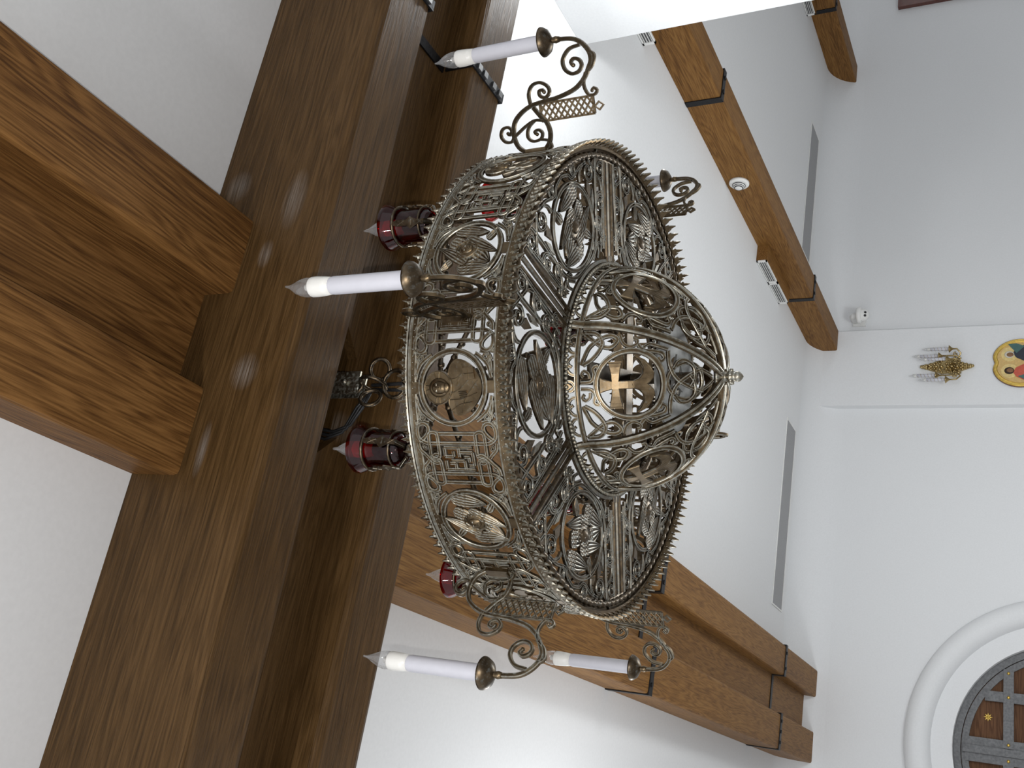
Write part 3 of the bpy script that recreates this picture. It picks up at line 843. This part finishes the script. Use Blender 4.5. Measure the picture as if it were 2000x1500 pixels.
def knot_panel():
    b = MB()
    for su in (-1, 1):
        for sv in (-1, 1):
            q = lambda L: [(su * a, VC + sv * c) for a, c in L]
            b.strap(q([(.047, .0), (.047, .020), (.047, .041)]), m_band, .0060, .0055)
            b.strap(q([(.050, .052), (.047, .058), (.036, .0595), (.018, .0595), (.006, .0590), (.001, .053), (.001, .046), (.006, .0405), (.018, .040), (.036, .040), (.047, .041), (.050, .046)]), m_band, .0056, .0055, True, .002)
            b.strap(q([(.029, .0), (.029, .030), (.029, .058), (.031, .070), (.038, .080), (.050, .083), (.062, .079), (.066, .068), (.060, .059), (.050, .060), (.041, .068), (.034, .078)]), m_band, .0060, .0055, False, .0008)
            b.strap(q([(.030, .082), (.018, .080), (.008, .070), (-.002, .060), (-.008, .050), (-.006, .040)]), m_band, .0056, .0055, False, .003 if su * sv > 0 else .0005)
            b.strap(q(volute((.020, .0715), .006, .0015, .2, 1.2)), m_band, .0034, .005, step=.003)
            b.plate(q([(.062, .086), (.0665, .072), (.069, .086)]), m_band, .004, 0, 1)
    # block monogram
    ink = [[(-.021, -.029), (-.021, .030)], [(-.021, .030), (-.004, .030)], [(-.021, .010), (-.009, .010)], [(-.009, .010), (-.009, .022)], [(-.021, -.010), (-.004, -.010)], [(-.004, -.010), (-.004, .018)],
           [(.004, .030), (.021, .030)], [(.021, .030), (.021, -.029)], [(.004, .030), (.004, .012)], [(.004, .012), (.014, .012)], [(.012, .0), (.012, -.029)], [(.003, .0), (.021, .0)], [(-.013, -.029), (.012, -.029)], [(-.013, -.029), (-.013, -.018)], [(.003, -.010), (.003, -.022)], [(-.006, -.020), (.003, -.020)]]
    for L in ink:
        b.strap([(a, VC + c) for a, c in L], m_band, .0052, .0055, smooth=False)
    return b.build('knot_panel', MB2, ch)

ip, sp, kp = icon_panel(), seraph_panel(), knot_panel()
for k in range(12):
    a = A0 + k * PI / 6
    src = ip if k % 2 == 0 else sp
    if k < 2: src.rotation_euler.z = a
    else: dup_part(src, ch, a)
    if k == 0: kp.rotation_euler.z = a + PI / 12
    else: dup_part(kp, ch, a + PI / 12)

# pierced floor plate: six sectors -------------------------------------------
def m_plate(u, v, d): return (v, u, -d - .002)
M_EDGE2 = bronze('dull_bronze_edge', (0.20, 0.175, 0.135), (0.33, 0.30, 0.25), (0.30, 0.345, 0.345), 0.36, 0.6)
MBD = [M_DARKBR, M_EDGE2]
def plate_panel():
    b = MB(); pc = .362
    b.strap(ring2((0, pc), .098, .086, 44), m_plate, .0095, .007, True, 0, .02)
    for su in (-1, 1):
        q = lambda L: [(su * a, v) for a, v in L]
        b.strap(q([(.0, .268), (.050, .272), (.088, .296), (.120, .345), (.150, .400), (.176, .440), (.198, .452)]), m_plate, .008, .007)
        b.strap(q([(.130, .272), (.112, .300), (.118, .345), (.146, .372), (.172, .368)]), m_plate, .0075, .007)
        b.strap(q(volute((.112, .318), .020, .003, -1.2, 1.6)), m_plate, .0062, .007)
        b.strap(q(volute((.150, .352), .018, .003, 2.4, -1.5)), m_plate, .0062, .007)
        b.strap(q(volute((.188, .414), .022, .004, 3.4, 1.5)), m_plate, .0062, .007)
        b.strap(q(volute((.126, .432), .022, .004, .2, -1.5)), m_plate, .0062, .007)
        b.strap(q(volute((.060, .462), .014, .003, 2.0, 1.4)), m_plate, .0056, .006)
        b.strap(q([(.126, .454), (.100, .452), (.084, .442), (.078, .428)]), m_plate, .007, .006)
        b.strap(q([(.0, .470), (.030, .462), (.048, .448), (.090, .455), (.128, .452)]), m_plate, .007, .006)
        b.strap(q([(.112, .262), (.150, .325), (.196, .398), (.212, .424)]), m_plate, .0075, .0075)
        b.strap(q([(.096, .262), (.120, .290), (.152, .338), (.176, .382), (.160, .420), (.140, .452)]), m_plate, .0068, .0065)
        b.strap(q([(.052, .264), (.072, .276), (.094, .284), (.106, .272)]), m_plate, .006, .006)
        b.strap(q([(.074, .258), (.088, .272), (.086, .288), (.070, .292), (.062, .282)]), m_plate, .005, .006)
        b.plate(q([(.150, .440), (.175, .420), (.200, .438), (.180, .446)]), m_plate, .005)
        b.plate(q([(.104, .380), (.124, .400), (.112, .420), (.102, .402)]), m_plate, .005)
        b.plate(q([(.108, .350), (.124, .368), (.132, .392), (.116, .378)]), m_plate, .005, 0, 1)
        b.plate(q([(.026, .474), (.050, .468), (.080, .466), (.060, .474)]), m_plate, .005)
    p = b.build('plate_panel', MBD, ch)
    b = MB()
    def rot(u, v, d): return m_plate(v - pc, u + pc, d)
    def tu(u, v, d): return m_plate(v, pc + u, d)
    seraph_on(b, tu, 0, 0, 1.32)
    b.build('seraph', MBD, p)
    return p
def plate_bar():
    b = MB()
    for o in (-.016, 0, .016):
        b.strap([(o, .252), (o * 1.1, .36), (o * 1.25, .472)], m_plate, .0085, .008, round_=True, edge=0 if o else 1)
    b.strap(volute((.034, .300), .016, .003, PI, -1.4), m_plate, .006, .006); b.strap(volute((-.034, .300), .016, .003, 0, 1.4), m_plate, .006, .006)
    b.plate([(-.028, .252), (.028, .252), (.018, .270), (-.018, .270)], m_plate, .006)
    return b.build('plate_bar', MBD, ch)
pp, pb = plate_panel(), plate_bar()
for k in range(6):
    if k == 0: pp.rotation_euler.z = A0; pb.rotation_euler.z = A0 + PI / 6
    else: dup_part(pp, ch, A0 + k * PI / 3); dup_part(pb, ch, A0 + PI / 6 + k * PI / 3)

# inner and outer flat rings of the plate, bead ring
b = MB()
full_ring(b, [(.474, -.001), (.491, -.001), (.491, -.004), (.486, -.006), (.478, -.005), (.474, -.003)], mi=0)
full_ring(b, [(.240, -.001), (.262, -.001), (.262, -.007), (.256, -.009), (.240, -.009)], mi=[0, 0, 1, 0, 0])
b.build('plate_ring', MBD, ch)
b = MB()
for k in range(176):
    a = 2 * PI * k / 176; b.sphere((.251 * math.cos(a), .251 * math.sin(a), -.013), .0045, 8, 6)
b.build('bead_ring', M_EDGE, ch)

# dome: six panels between six ribs ---------------------------------------------
DR, DH = .235, .22
def m_dome(u, p, d):
    """u sideways in metres, p degrees from the dome's base (negative: the flared crest)"""
    if p >= 0:
        q = R(p); r = DR * math.cos(q); z = -.03 - DH * math.sin(q)
        nr, nz = math.cos(q) / DR, -math.sin(q) / DH; L = math.hypot(nr, nz)
        a = u / max(r, .02); rr = r + d * nr / L
        return (rr * math.cos(a), rr * math.sin(a), z + d * nz / L)
    k = -p / 8
    r = DR + .012 * k + d; a = u / r
    return (r * math.cos(a), r * math.sin(a), -.03 + .024 * k)
PM = .235 * PI / 180            # metres per degree of latitude
def md(u, v, d): return m_dome(u, v / PM, d)
def dg(L): return [(a, p * PM) for a, p in L]
def dome_panel():
    b = MB()
    def S(L, **k):
        k['w'] = k.get('w', .006) * 1.35
        b.strap(dg(L), md, **k)
    b.strap([(a, 0.0) for a in [x * .0123 - .123 for x in range(21)]], md, .0105, .007, smooth=False)
    # crest of lilies and scrolls above the base band
    for su in (-1, 1):
        q = lambda L: [(su * a, p) for a, p in L]
        S(q([(.0, -1.2), (.008, -2.6), (.010, -5.0), (.006, -6.0)]), w=.005, t=.005)
        S(q([(.022, -1.2), (.024, -3.5), (.033, -5.6), (.041, -4.6), (.038, -3.2)]), w=.005, t=.005)
        S(q([(.060, -1.2), (.058, -3.6), (.048, -5.6), (.042, -4.6)]), w=.005, t=.005)
        S(q([(.066, -1.2), (.068, -3.6), (.078, -5.8), (.086, -4.8), (.083, -3.4)]), w=.005, t=.005)
        S(q([(.104, -1.2), (.102, -3.6), (.094, -5.6), (.088, -4.6)]), w=.005, t=.005)
        b.plate(dg(q([(.076, -6.4), (.084, -4.4), (.092, -6.4), (.084, -8.0)])), md, .006)
        b.plate(dg(q([(.040, -6.6), (.044, -5.0), (.049, -6.6), (.044, -8.2)])), md, .005, 0, 1)
    b.plate(dg([(-.007, -5.2), (0, -2.2), (.007, -5.2), (0, -7.8)]), md, .007, 0, 0)
    # roundel
    S(ring2((0, 27.2), .066, 17.0, 48), w=.0085, t=.0075, closed=True, step=.02)
    for su in (-1, 1):
        q = lambda L: [(su * a, p) for a, p in L]
        S(q([(.108, 2.0), (.094, 6.4), (.078, 12.0), (.074, 17.2), (.088, 20.2), (.098, 17.0), (.093, 11.6), (.076, 6.4), (.056, 4.0), (.040, 2.4)]), w=.0062, t=.006)
        S(q([(.106, 3.4), (.102, 9.4), (.084, 12.8), (.066, 11.4), (.050, 8.0), (.040, 3.6)]), w=.0062, t=.006, d0=.002)
        S(q([(.006, 2.2), (.008, 7.6), (.020, 9.4), (.033, 8.8), (.038, 10.8), (.030, 11.6)]), w=.0055, t=.006)
        S(q([(.014, 7.0), (.023, 6.6), (.029, 4.2), (.023, 2.7), (.017, 3.8)]), w=.005, t=.006)
        S(q([(.098, 21.0), (.080, 23.4), (.074, 27.0), (.080, 30.0), (.088, 29.6), (.089, 28.0)]), w=.005, t=.006)
        S(q([(.078, 30.4), (.066, 33.4), (.063, 38.6), (.058, 43.0), (.048, 44.4), (.042, 42.4), (.050, 41.2)]), w=.0055, t=.006)
        S(q([(.070, 33.0), (.078, 36.0), (.074, 40.0), (.066, 46.0)]), w=.005, t=.0055)
        S(q([(.062, 46.0), (.032, 47.4), (.006, 51.4), (-.012, 59.2), (-.022, 67.4)]), w=.0055, t=.0058, d0=.002)
        S(q([(.026, 49.4), (.040, 52.0), (.040, 56.6), (.026, 61.6), (.004, 62.0), (-.012, 59.0)]), w=.005, t=.0055, d0=.003)
        S(q([(.028, 64.0), (.020, 68.0), (.012, 73.0), (.004, 77.0)]), w=.0048, t=.0055)
    S(ring2((0, 57.2), .036, 11.0, 32), w=.0056, t=.006, closed=True, step=.02)
    p = b.build('dome_panel', MB2, ch)
    # cross with a split scrolled foot
    b = MB()
    w_ = .0076
    prof = [(12.2, .0150), (14.0, .0122), (16.0, .0102), (18.2, w_), (21.6, w_), (26.0, w_), (29.0, w_)]
    for (p0, w0), (p1, w1) in zip(prof[:-1], prof[1:]): b.plate(dg([(-w0, p0), (w0, p0), (w1, p1), (-w1, p1)]), md, .006, .001)
    for su in (-1, 1):
        q = lambda L: [(su * a, c) for a, c in L]
        arm_ = [(w_, 18.3, 21.5), (.022, 17.9, 21.8), (.034, 17.2, 22.3), (.045, 16.3, 23.0)]
        for (a_, l0, h0), (c_, l1, h1) in zip(arm_[:-1], arm_[1:]): b.plate(dg(q([(a_, l0), (a_, h0), (c_, h1), (c_, l1)])), md, .006, .001)
        foot = [((.0, 28.0), (.0, 35.4)), ((.0076, 29.0), (.004, 36.8)), ((.0115, 31.5), (.012, 38.6)), ((.020, 33.4), (.022, 38.9)), ((.032, 33.8), (.034, 37.2)), ((.045, 31.8), (.0465, 34.3)), ((.0535, 29.2), (.0545, 30.3))]
        for (i0, o0), (i1, o1) in zip(foot[:-1], foot[1:]): b.plate(dg(q([i0, i1, o1, o0])), md, .006, .001)
        rim = [(.0, 12.2), (.0150, 12.2), (.0122, 14.0), (w_, 18.2), (.022, 17.9), (.034, 17.2), (.045, 16.3), (.045, 23.0), (.034, 22.3), (w_, 21.5), (w_, 29.0), (.0115, 31.5), (.020, 33.4), (.032, 33.8), (.045, 31.8), (.054, 29.8), (.0465, 34.3), (.034, 37.2), (.022, 38.9), (.012, 38.6), (.004, 36.8), (.0, 35.4)]
        b.strap(dg(q([(a * .93, c) for a, c in rim])), md, .0022, .0085, False, .0, smooth=False, round_=True)
    b.build('cross', [M_BRONZE, M_EDGE], p)
    return p
def dome_rib():
    b = MB()
    L = [(0, p * PM) for p in range(-6, 89, 4)]
    b.strap(L, md, .016, .010, smooth=False)
    return b.build('dome_rib', MB2, ch)
dp, dr = dome_panel(), dome_rib()
for k in range(6):
    if k == 0: dp.rotation_euler.z = AD; dr.rotation_euler.z = AD + PI / 6
    else: dup_part(dp, ch, AD + k * PI / 3); dup_part(dr, ch, AD + PI / 6 + k * PI / 3)

# finial under the dome
b = MB()
b.lathe([(.0001, -.240), (.030, -.244), (.032, -.249), (.020, -.254), (.010, -.257), (.008, -.262), (.013, -.266), (.015, -.271), (.011, -.276), (.009, -.279), (.0115, -.283), (.010, -.289), (.005, -.294), (.0001, -.297)], (0, 0, 0), 18)
for k in range(12):
    a = 2 * PI * k / 12; b.sphere((.027 * math.cos(a), .027 * math.sin(a), -.248), .0062, 6, 4, 0, (1, 1, .8)); 
    if k % 2: b.sphere((.013 * math.cos(a), .013 * math.sin(a), -.272), .005, 6, 4)
b.build('finial', M_EDGE, ch)

# inside: stem, wiring disc, cross straps and hanger rods
b = MB(); b.lathe([(.012, -.20), (.012, .30), (.020, .31), (.020, .36), (.012, .37), (.010, .445)], (0, 0, 0), 12); b.build('stem', M_DARKBR, ch)
M_WIREDISC = plain('grey_metal_disc', (0.22, 0.22, 0.21), 0.55, 0.5)
b = MB()
full_ring(b, [(.045, -.150), (.115, -.150), (.115, -.145), (.045, -.145)], 40)
b.box(-.05, .05, -.012, .012, -.152, -.146); b.box(-.012, .012, -.05, .05, -.1515, -.1465)
b.build('wiring_disc', M_WIREDISC, ch)
b = MB()
for a in (AD + R(8), AD + R(98)):
    ca, sa = math.cos(a), math.sin(a)
    for (x0, x1) in ((-.225, .225),):
        poly = [(x0, -.017), (x1, -.017), (x1, .017), (x0, .017)]
        b.prism(poly, lambda p, q, k: (p * ca - q * sa, p * sa + q * ca, -.052 + (.006 if k else 0) + (.006 if a > AD + 1 else 0)))
b.build('cross_strap', M_DARKBR, ch)
def hanger():
    b = MB(); b.tube([(.010, 0, .435), (.25, 0, .318), (.488, 0, .190)], .0062, 8)
    for k in range(14): 
        t_ = (k + .5) / 14; b.sphere((.01 + .478 * t_, 0, .435 - .245 * t_), .0088, 8, 5)
    return b.build('hanger_rod', M_DARKBR, ch)
h0 = hanger()
for k in range(6):
    if k == 0: h0.rotation_euler.z = AARM + R(-30)
    else: dup_part(h0, ch, AARM + R(-30) + k * PI / 3)

# candle arms ---------------------------------------------------------------
def arm():
    b = MB()
    def m(u, v, d): return (u, d - .0035, v)
    S = {
     'main': [(.7190, .0112), (.7150, -.0188), (.7051, -.0375), (.6865, -.0516), (.6683, -.0539), (.6545, -.0468), (.6433, -.0400), (.6290, -.0270), (.6165, -.0067), (.6071, .0295), (.6036, .0653), (.5985, .0949), (.5872, .1189), (.5705, .1365), (.5458, .1428), (.5226, .1376), (.5081, .1219), (.5023, .1009), (.5059, .0784), (.5195, .0632), (.5393, .0575), (.5603, .0619), (.5728, .0724), (.5954, .0884)],
     'v1': [(.7013, -.0336), (.6960, -.0089), (.6782, .0070), (.6598, .0054), (.6486, -.0084), (.6506, -.0241), (.6613, -.0325), (.6723, -.0291), (.6771, -.0179), (.6709, -.0101), (.6642, -.0142)],
     'tail': [(.6468, -.0388), (.6268, -.0317), (.6113, -.0342), (.6010, -.0422), (.6023, -.0542), (.6091, -.0586), (.6146, -.0526), (.6093, -.0475)],
     'v2': [(.5992, .0932), (.6214, .0948), (.6385, .0847), (.6425, .0661), (.6332, .0499), (.6204, .0467), (.6111, .0571), (.6160, .0688), (.6254, .0697), (.6273, .0615), (.6222, .0588)],
     'v3': [(.5425, .1422), (.5323, .1507), (.5342, .1653), (.5466, .1736), (.5604, .1681), (.5634, .1545), (.5559, .1465), (.5470, .1518), (.5508, .1567)],
     'v4': [(.5430, .1400), (.5593, .1127), (.5688, .0893), (.5661, .0699)],
     'v5': [(.5688, .0893), (.5567, .1051), (.5384, .1108), (.5274, .0999), (.5298, .0814), (.5417, .0758), (.5491, .0836), (.5456, .0932), (.5402, .0887)],
     'v6': [(.5291, .0833), (.5244, .0642), (.5109, .0585), (.5079, .0658)],
     'leaf': [(.6865, -.0516), (.6773, -.0619), (.6590, -.0559), (.6463, -.0421)]}
    W = {'main': .0088, 'v1': .0072, 'tail': .0058, 'v2': .0066, 'v3': .006, 'v4': .006, 'v5': .006, 'v6': .0055, 'leaf': .006}
    for k, L in S.items():
        b.strap(L, m, W[k], .0075, round_=False, step=.0035)
        b.strap(L, lambda u, v, d: m(u, v, -d), W[k], .0, round_=True, step=.0035)
    for c, r in (((.6642, -.0142), .0045), ((.6093, -.0475), .0035), ((.6222, .0588), .0042), ((.5508, .1567), .0038), ((.5402, .0887), .004)):
        b.sphere((c[0], 0, c[1]), r, 8, 6)
    # pierced lattice panel and its diamond drop
    x0, x1, z0, z1 = .5645, .6000, .072, -.048
    for L in ([(x0, z0), (x1, z0)], [(x1, z0), (x1, z1)], [(x1, z1), (x0, z1)], [(x0, z1), (x0, z0)]):
        b.strap(L, m, .0045, .006, smooth=False)
    step = (z0 - z1) / 9
    for k in range(-2, 9):
        for s_ in (1, -1):
            za, zb = z0 - k * step, z0 - (k + 2) * step
            xa, xb = (x0, x1) if s_ > 0 else (x1, x0)
            pts = [(xa, za), (xb, zb)]
            def clip(p, q):
                out = []
                for e in (p, q):
                    if e[1] > z0: f_ = (z0 - p[1]) / (q[1] - p[1]); e = (p[0] + (q[0] - p[0]) * f_, z0)
                    elif e[1] < z1: f_ = (z1 - p[1]) / (q[1] - p[1]); e = (p[0] + (q[0] - p[0]) * f_, z1)
                    out.append(e)
                return out
            p_, q_ = clip(*pts)
            if abs(p_[1] - q_[1]) > .002: b.strap([p_, q_], m, .0036, .0055, smooth=False, d0=.0004 if s_ > 0 else 0, round_=True)
    b.strap([(.5785, -.050), (.5865, -.0595), (.5790, -.0690), (.5705, -.0595)], m, .0042, .006, True, smooth=False)
    b.strap([(.602, -.044), (.600, -.050)], m, .005, .006, smooth=False)
    # wall plate
    b.prism([(-.016, .050), (.016, .050), (.016, .128), (-.016, .128)], lambda a, c, k: (.505 if k else .4985, a, c))
    b.prism([(-.010, .070), (.010, .070), (.010, .118), (-.010, .118)], lambda a, c, k: (.513 if k else .505, a, c))
    b.lathe([(.0055, 0), (.0075, .008), (.0055, .016), (.0065, .02)], (.719, 0, .008), 12)
    a = b.build('candle_arm', MB2, ch)
    b = MB(); b.lathe([(.006, .024), (.012, .027), (.024, .034), (.0295, .043), (.0302, .0465), (.0285, .047), (.022, .041), (.0165, .039)], (.719, 0, 0), 28); b.build('drip_pan', M_DARKBR, a)
    b = MB(); b.lathe([(.0155, .039), (.0158, .042), (.0158, .200), (.0150, .206), (.0149, .207)], (.719, 0, 0), 24); b.build('candle_sleeve', M_SLEEVE, a)
    b = MB(); b.lathe([(.0150, .2065), (.0168, .222), (.0178, .236), (.0176, .247), (.0165, .2495), (.006, .250), (.006, .262), (.0001, .264)], (.719, 0, 0), 20); b.build('bulb_base', M_BULBBASE, a)
    b = MB()
    prof = [(.0166, .250), (.0172, .257), (.0165, .265), (.0142, .274), (.0108, .283), (.0070, .291), (.0040, .2975), (.0024, .303), (.0018, .309), (.0001, .310)]
    v = []; f = []; sg = 18
    for r, h in prof:
        off = max(0, h - .283) ** 1.0 * .18
        for k in range(sg): v.append((.719 + r * math.cos(2 * PI * k / sg), off + r * math.sin(2 * PI * k / sg), h))
    for i in range(len(prof) - 1):
        for k in range(sg): f.append((i * sg + k, i * sg + (k + 1) % sg, (i + 1) * sg + (k + 1) % sg, (i + 1) * sg + k))
    b.add(v, f, 0, True); b.build('bulb_glass', M_GLASS, a)
    return a
a0 = arm()
for k in range(6):
    if k == 0: a0.rotation_euler.z = AARM
    else: dup_part(a0, ch, AARM + k * PI / 3)

# red glass lamps on the upper rim --------------------------------------------
def lamp():
    LR, B = .452, .166
    b = MB()
    b.lathe([(.010, B - .004), (.012, B + .004), (.006, B + .014), (.006, B + .040), (.010, B + .048), (.011, B + .056), (.007, B + .062), (.012, B + .070), (.012, B + .074)], (LR, 0, 0), 14)
    def hoop(r, z, rad):
        n = 48; pts = [(LR + r * math.cos(2 * PI * k / n), r * math.sin(2 * PI * k / n), z) for k in range(n)]
        b.tube(pts, [rad * (1 + .22 * (k % 2)) for k in range(n)], 6, 0, True)
    hoop(.0355, B + .098, .0026); hoop(.0405, B + .158, .0032)
    for k in range(4):
        a = PI / 4 + k * PI / 2
        def m(u, v, d):
            # v climbs from the stem out and up along the glass
            if v < .03: r = .010 + .0245 * v / .03; z = B + .072 + .35 * v
            else: r = .0345 + (v - .03) * .07; z = B + .0825 + (v - .03)
            rr = r + d; ca, sa = math.cos(a), math.sin(a)
            return (LR + rr * ca - u * sa, rr * sa + u * ca, z)
        side = [(.0045, .004), (.0055, .03), (.0050, .042), (.0065, .050), (.0125, .062), (.0060, .070), (.0068, .092), (.0030, .104)]
        poly = side + [(-x, y) for x, y in reversed(side)]
        # split into strips so the plate bends with the surface
        for (p, q) in zip(side[:-1], side[1:]):
            b.plate([(p[0], p[1]), (q[0], q[1]), (-q[0], q[1]), (-p[0], p[1])], m, .0025, .0008)
        b.strap([(0, .006), (0, .028)], m, .003, .005, smooth=False, round_=True)
        b.strap([(-.004, .034), (.004, .046)], m, .0018, .0045, smooth=False, round_=True); b.strap([(.004, .034), (-.004, .046)], m, .0018, .0045, smooth=False, round_=True)
        b.strap([(-.006, .06), (.006, .06)], m, .004, .005, smooth=False, round_=True)
        b.strap([(-.004, .074), (.004, .09)], m, .0018, .0045, smooth=False, round_=True); b.strap([(.004, .074), (-.004, .09)], m, .0018, .0045, smooth=False, round_=True)
    L = b.build('red_lamp', [M_DARKBR, M_EDGE], ch)
    b = MB()
    out = [(.008, .076), (.022, .079), (.0305, .088), (.0335, .104), (.0340, .124), (.0335, .140), (.0345, .152), (.0385, .166), (.0462, .182), (.0482, .190)]
    prof = [(r, B + h) for r, h in out] + [(max(.001, r - .0022), B + h + .0012) for r, h in reversed(out)]
    b.lathe(prof, (LR, 0, 0), 28, smooth=True); b.build('red_glass', M_RED, L)
    b = MB(); b.lathe([(.012, B + .102), (.012, B + .160), (.0150, B + .162), (.0168, B + .178), (.0168, B + .198), (.006, B + .199), (.0055, B + .208), (.0001, B + .209)], (LR, 0, 0), 18, mi=0); b.build('bulb_base', M_BULBBASE, L)
    b = MB(); b.lathe([(.0135, B + .079), (.0145, B + .082), (.0145, B + .150), (.0135, B + .152)], (LR, 0, 0), 16); b.build('lamp_socket', M_BLACK, L)
    b = MB(); b.lathe([(.0160, B + .198), (.0170, B + .206), (.0160, B + .217), (.0122, B + .228), (.0078, B + .238), (.0038, B + .246), (.002, B + .257), (.0001, B + .258)], (LR, 0, 0), 16); b.build('bulb_glass', M_GLASS, L)
    return L
l0 = lamp()
for k in range(6):
    a = AARM + R(-30) + k * PI / 3 + (R(2.5) if k == 1 else 0)
    if k == 0: l0.rotation_euler.z = a
    else: dup_part(l0, ch, a)

# hook the chandelier hangs from ---------------------------------------------
t = empty('ceiling_hook', (CX, CY, Z(1.562)), 'brass hanging bracket with rings in the cut-out of the cross beam', 'hook')
b = MB(); b.box(-.030, .030, -.016, -.011, -.005, .225); b.box(-.030, .030, .011, .016, -.005, .225)
b.lathe([(.006, -.026), (.006, .026)], (0, 0, .035), 10, axis=(0, 1, 0)); b.lathe([(.011, -.021), (.011, -.016)], (0, 0, .035), 6, axis=(0, 1, 0), smooth=False)
b.build('bracket', M_EDGE, t)
def ring3(c, r, rad, nrm):
    n = Vector(nrm).normalized(); a = n.orthogonal().normalized(); q = n.cross(a); c = Vector(c)
    return [c + (a * math.cos(2 * PI * k / 28) + q * math.sin(2 * PI * k / 28)) * r for k in range(28)], rad
for c, nr in (((.040, .0, -.050), (.35, 1, .2)), ((-.036, .0, -.040), (-.45, 1, .25))):
    b = MB(); p, rd = ring3(c, .026, .0048, nr); b.tube(p, rd, 8, 0, True); b.build('ring', M_DARKBR, t)
b = MB(); p, rd = ring3((0, 0, .012), .020, .005, (0, 1, 0)); b.tube(p, rd, 8, 0, True)
p, rd = ring3((0, 0, -.040), .034, .005, (1, .2, 0)); b.tube(p, rd, 8, 0, True)
p, rd = ring3((0, 0, -.105), .034, .005, (.2, 1, 0)); b.tube(p, rd, 8, 0, True)
p, rd = ring3((0, 0, -.170), .034, .005, (1, .2, 0)); b.tube(p, rd, 8, 0, True)
b.tube([(0, 0, -.20), (0, 0, -.24)], .008, 8)
b.build('chain', M_DARKBR, t)
b = MB()
for dx, dy in ((.006, .020), (-.004, .024)):
    b.tube([(dx, dy, -.02), (dx * 1.5, dy, -.10), (dx, dy, -.24)], .0045, 6)
for dx in (0, .010, .020):
    b.tube([(-.012, .022, -.02), (-.05, .03, .0 + dx), (-.095 - dx, .035, .03 + dx), (-.115 - dx, .03, .075 + dx), (-.105 - dx, .03, .14), (-.08, .03, .21)], .0042, 6)
b.build('cable', M_BLACK, t)

# ================================================================== CAMERA
cd = bpy.data.cameras.new('camera'); cam = bpy.data.objects.new('camera', cd); C.objects.link(cam)
right = Vector((.92149279, -.38799387, -.01765789)); up = Vector((-.17119505, -.44656009, .8782234)); fwd = Vector((.3486306, .80625358, .47792453))
mx = Matrix((( -up.x, right.x, -fwd.x, 0), (-up.y, right.y, -fwd.y, 0), (-up.z, right.z, -fwd.z, EYE), (0, 0, 0, 1)))
cam.matrix_world = mx
cd.sensor_fit = 'HORIZONTAL'; cd.sensor_width = 36; cd.lens = 36.0; cd.clip_start = .02
bpy.context.scene.camera = cam

# ================================================================== LIGHT
def light(name, kind, loc, energy, col=(1, 1, 1), size=.1, target=None, **kw):
    l = bpy.data.lights.new(name, kind); l.energy = energy; l.color = col
    if kind == 'AREA': l.size = size
    elif kind != 'SUN': l.shadow_soft_size = size
    for k, v in kw.items(): setattr(l, k, v)
    o = bpy.data.objects.new(name, l); C.objects.link(o); o.location = loc
    if target is not None:
        o.rotation_euler = (Vector(target) - Vector(loc)).to_track_quat('-Z', 'Y').to_euler()
    return o
flash_pos = Vector((0, 0, EYE)) - right * .03 + up * .012
light('phone_flash', 'SPOT', flash_pos, 60, (1, .97, .93), .006, flash_pos + fwd, spot_size=R(95), spot_blend=.5)
light('left_sconce_lamp', 'POINT', (-.82, 4.1, Z(1.22)), 40, (.96, .985, 1), .22)
light('right_sconce_lamp', 'POINT', (3.0, 2.90, Z(1.22)), 17, (.95, .985, 1), .06)
light('rear_fill_light', 'POINT', (-2.2, -1.6, Z(.7)), 175, (.98, .98, 1), .12)  # added fill behind the camera to lift the near ceiling, no real fixture
light('low_uplight_fill', 'POINT', (2.3, 5.0, Z(-.65)), 95, (.95, .985, 1), .35)  # unseen uplight, added to brighten the far ceiling and back wall
w = bpy.data.worlds.new('room_daylight'); bpy.context.scene.world = w; w.use_nodes = True
w.node_tree.nodes['Background'].inputs['Color'].default_value = (.93, .96, 1, 1)
w.node_tree.nodes['Background'].inputs['Strength'].default_value = .72

sc = bpy.context.scene
sc.view_settings.view_transform = 'Standard'; sc.view_settings.look = 'None'
sc.view_settings.exposure = 0.16; sc.view_settings.gamma = 1.0; sc.view_settings.use_curve_mapping = False
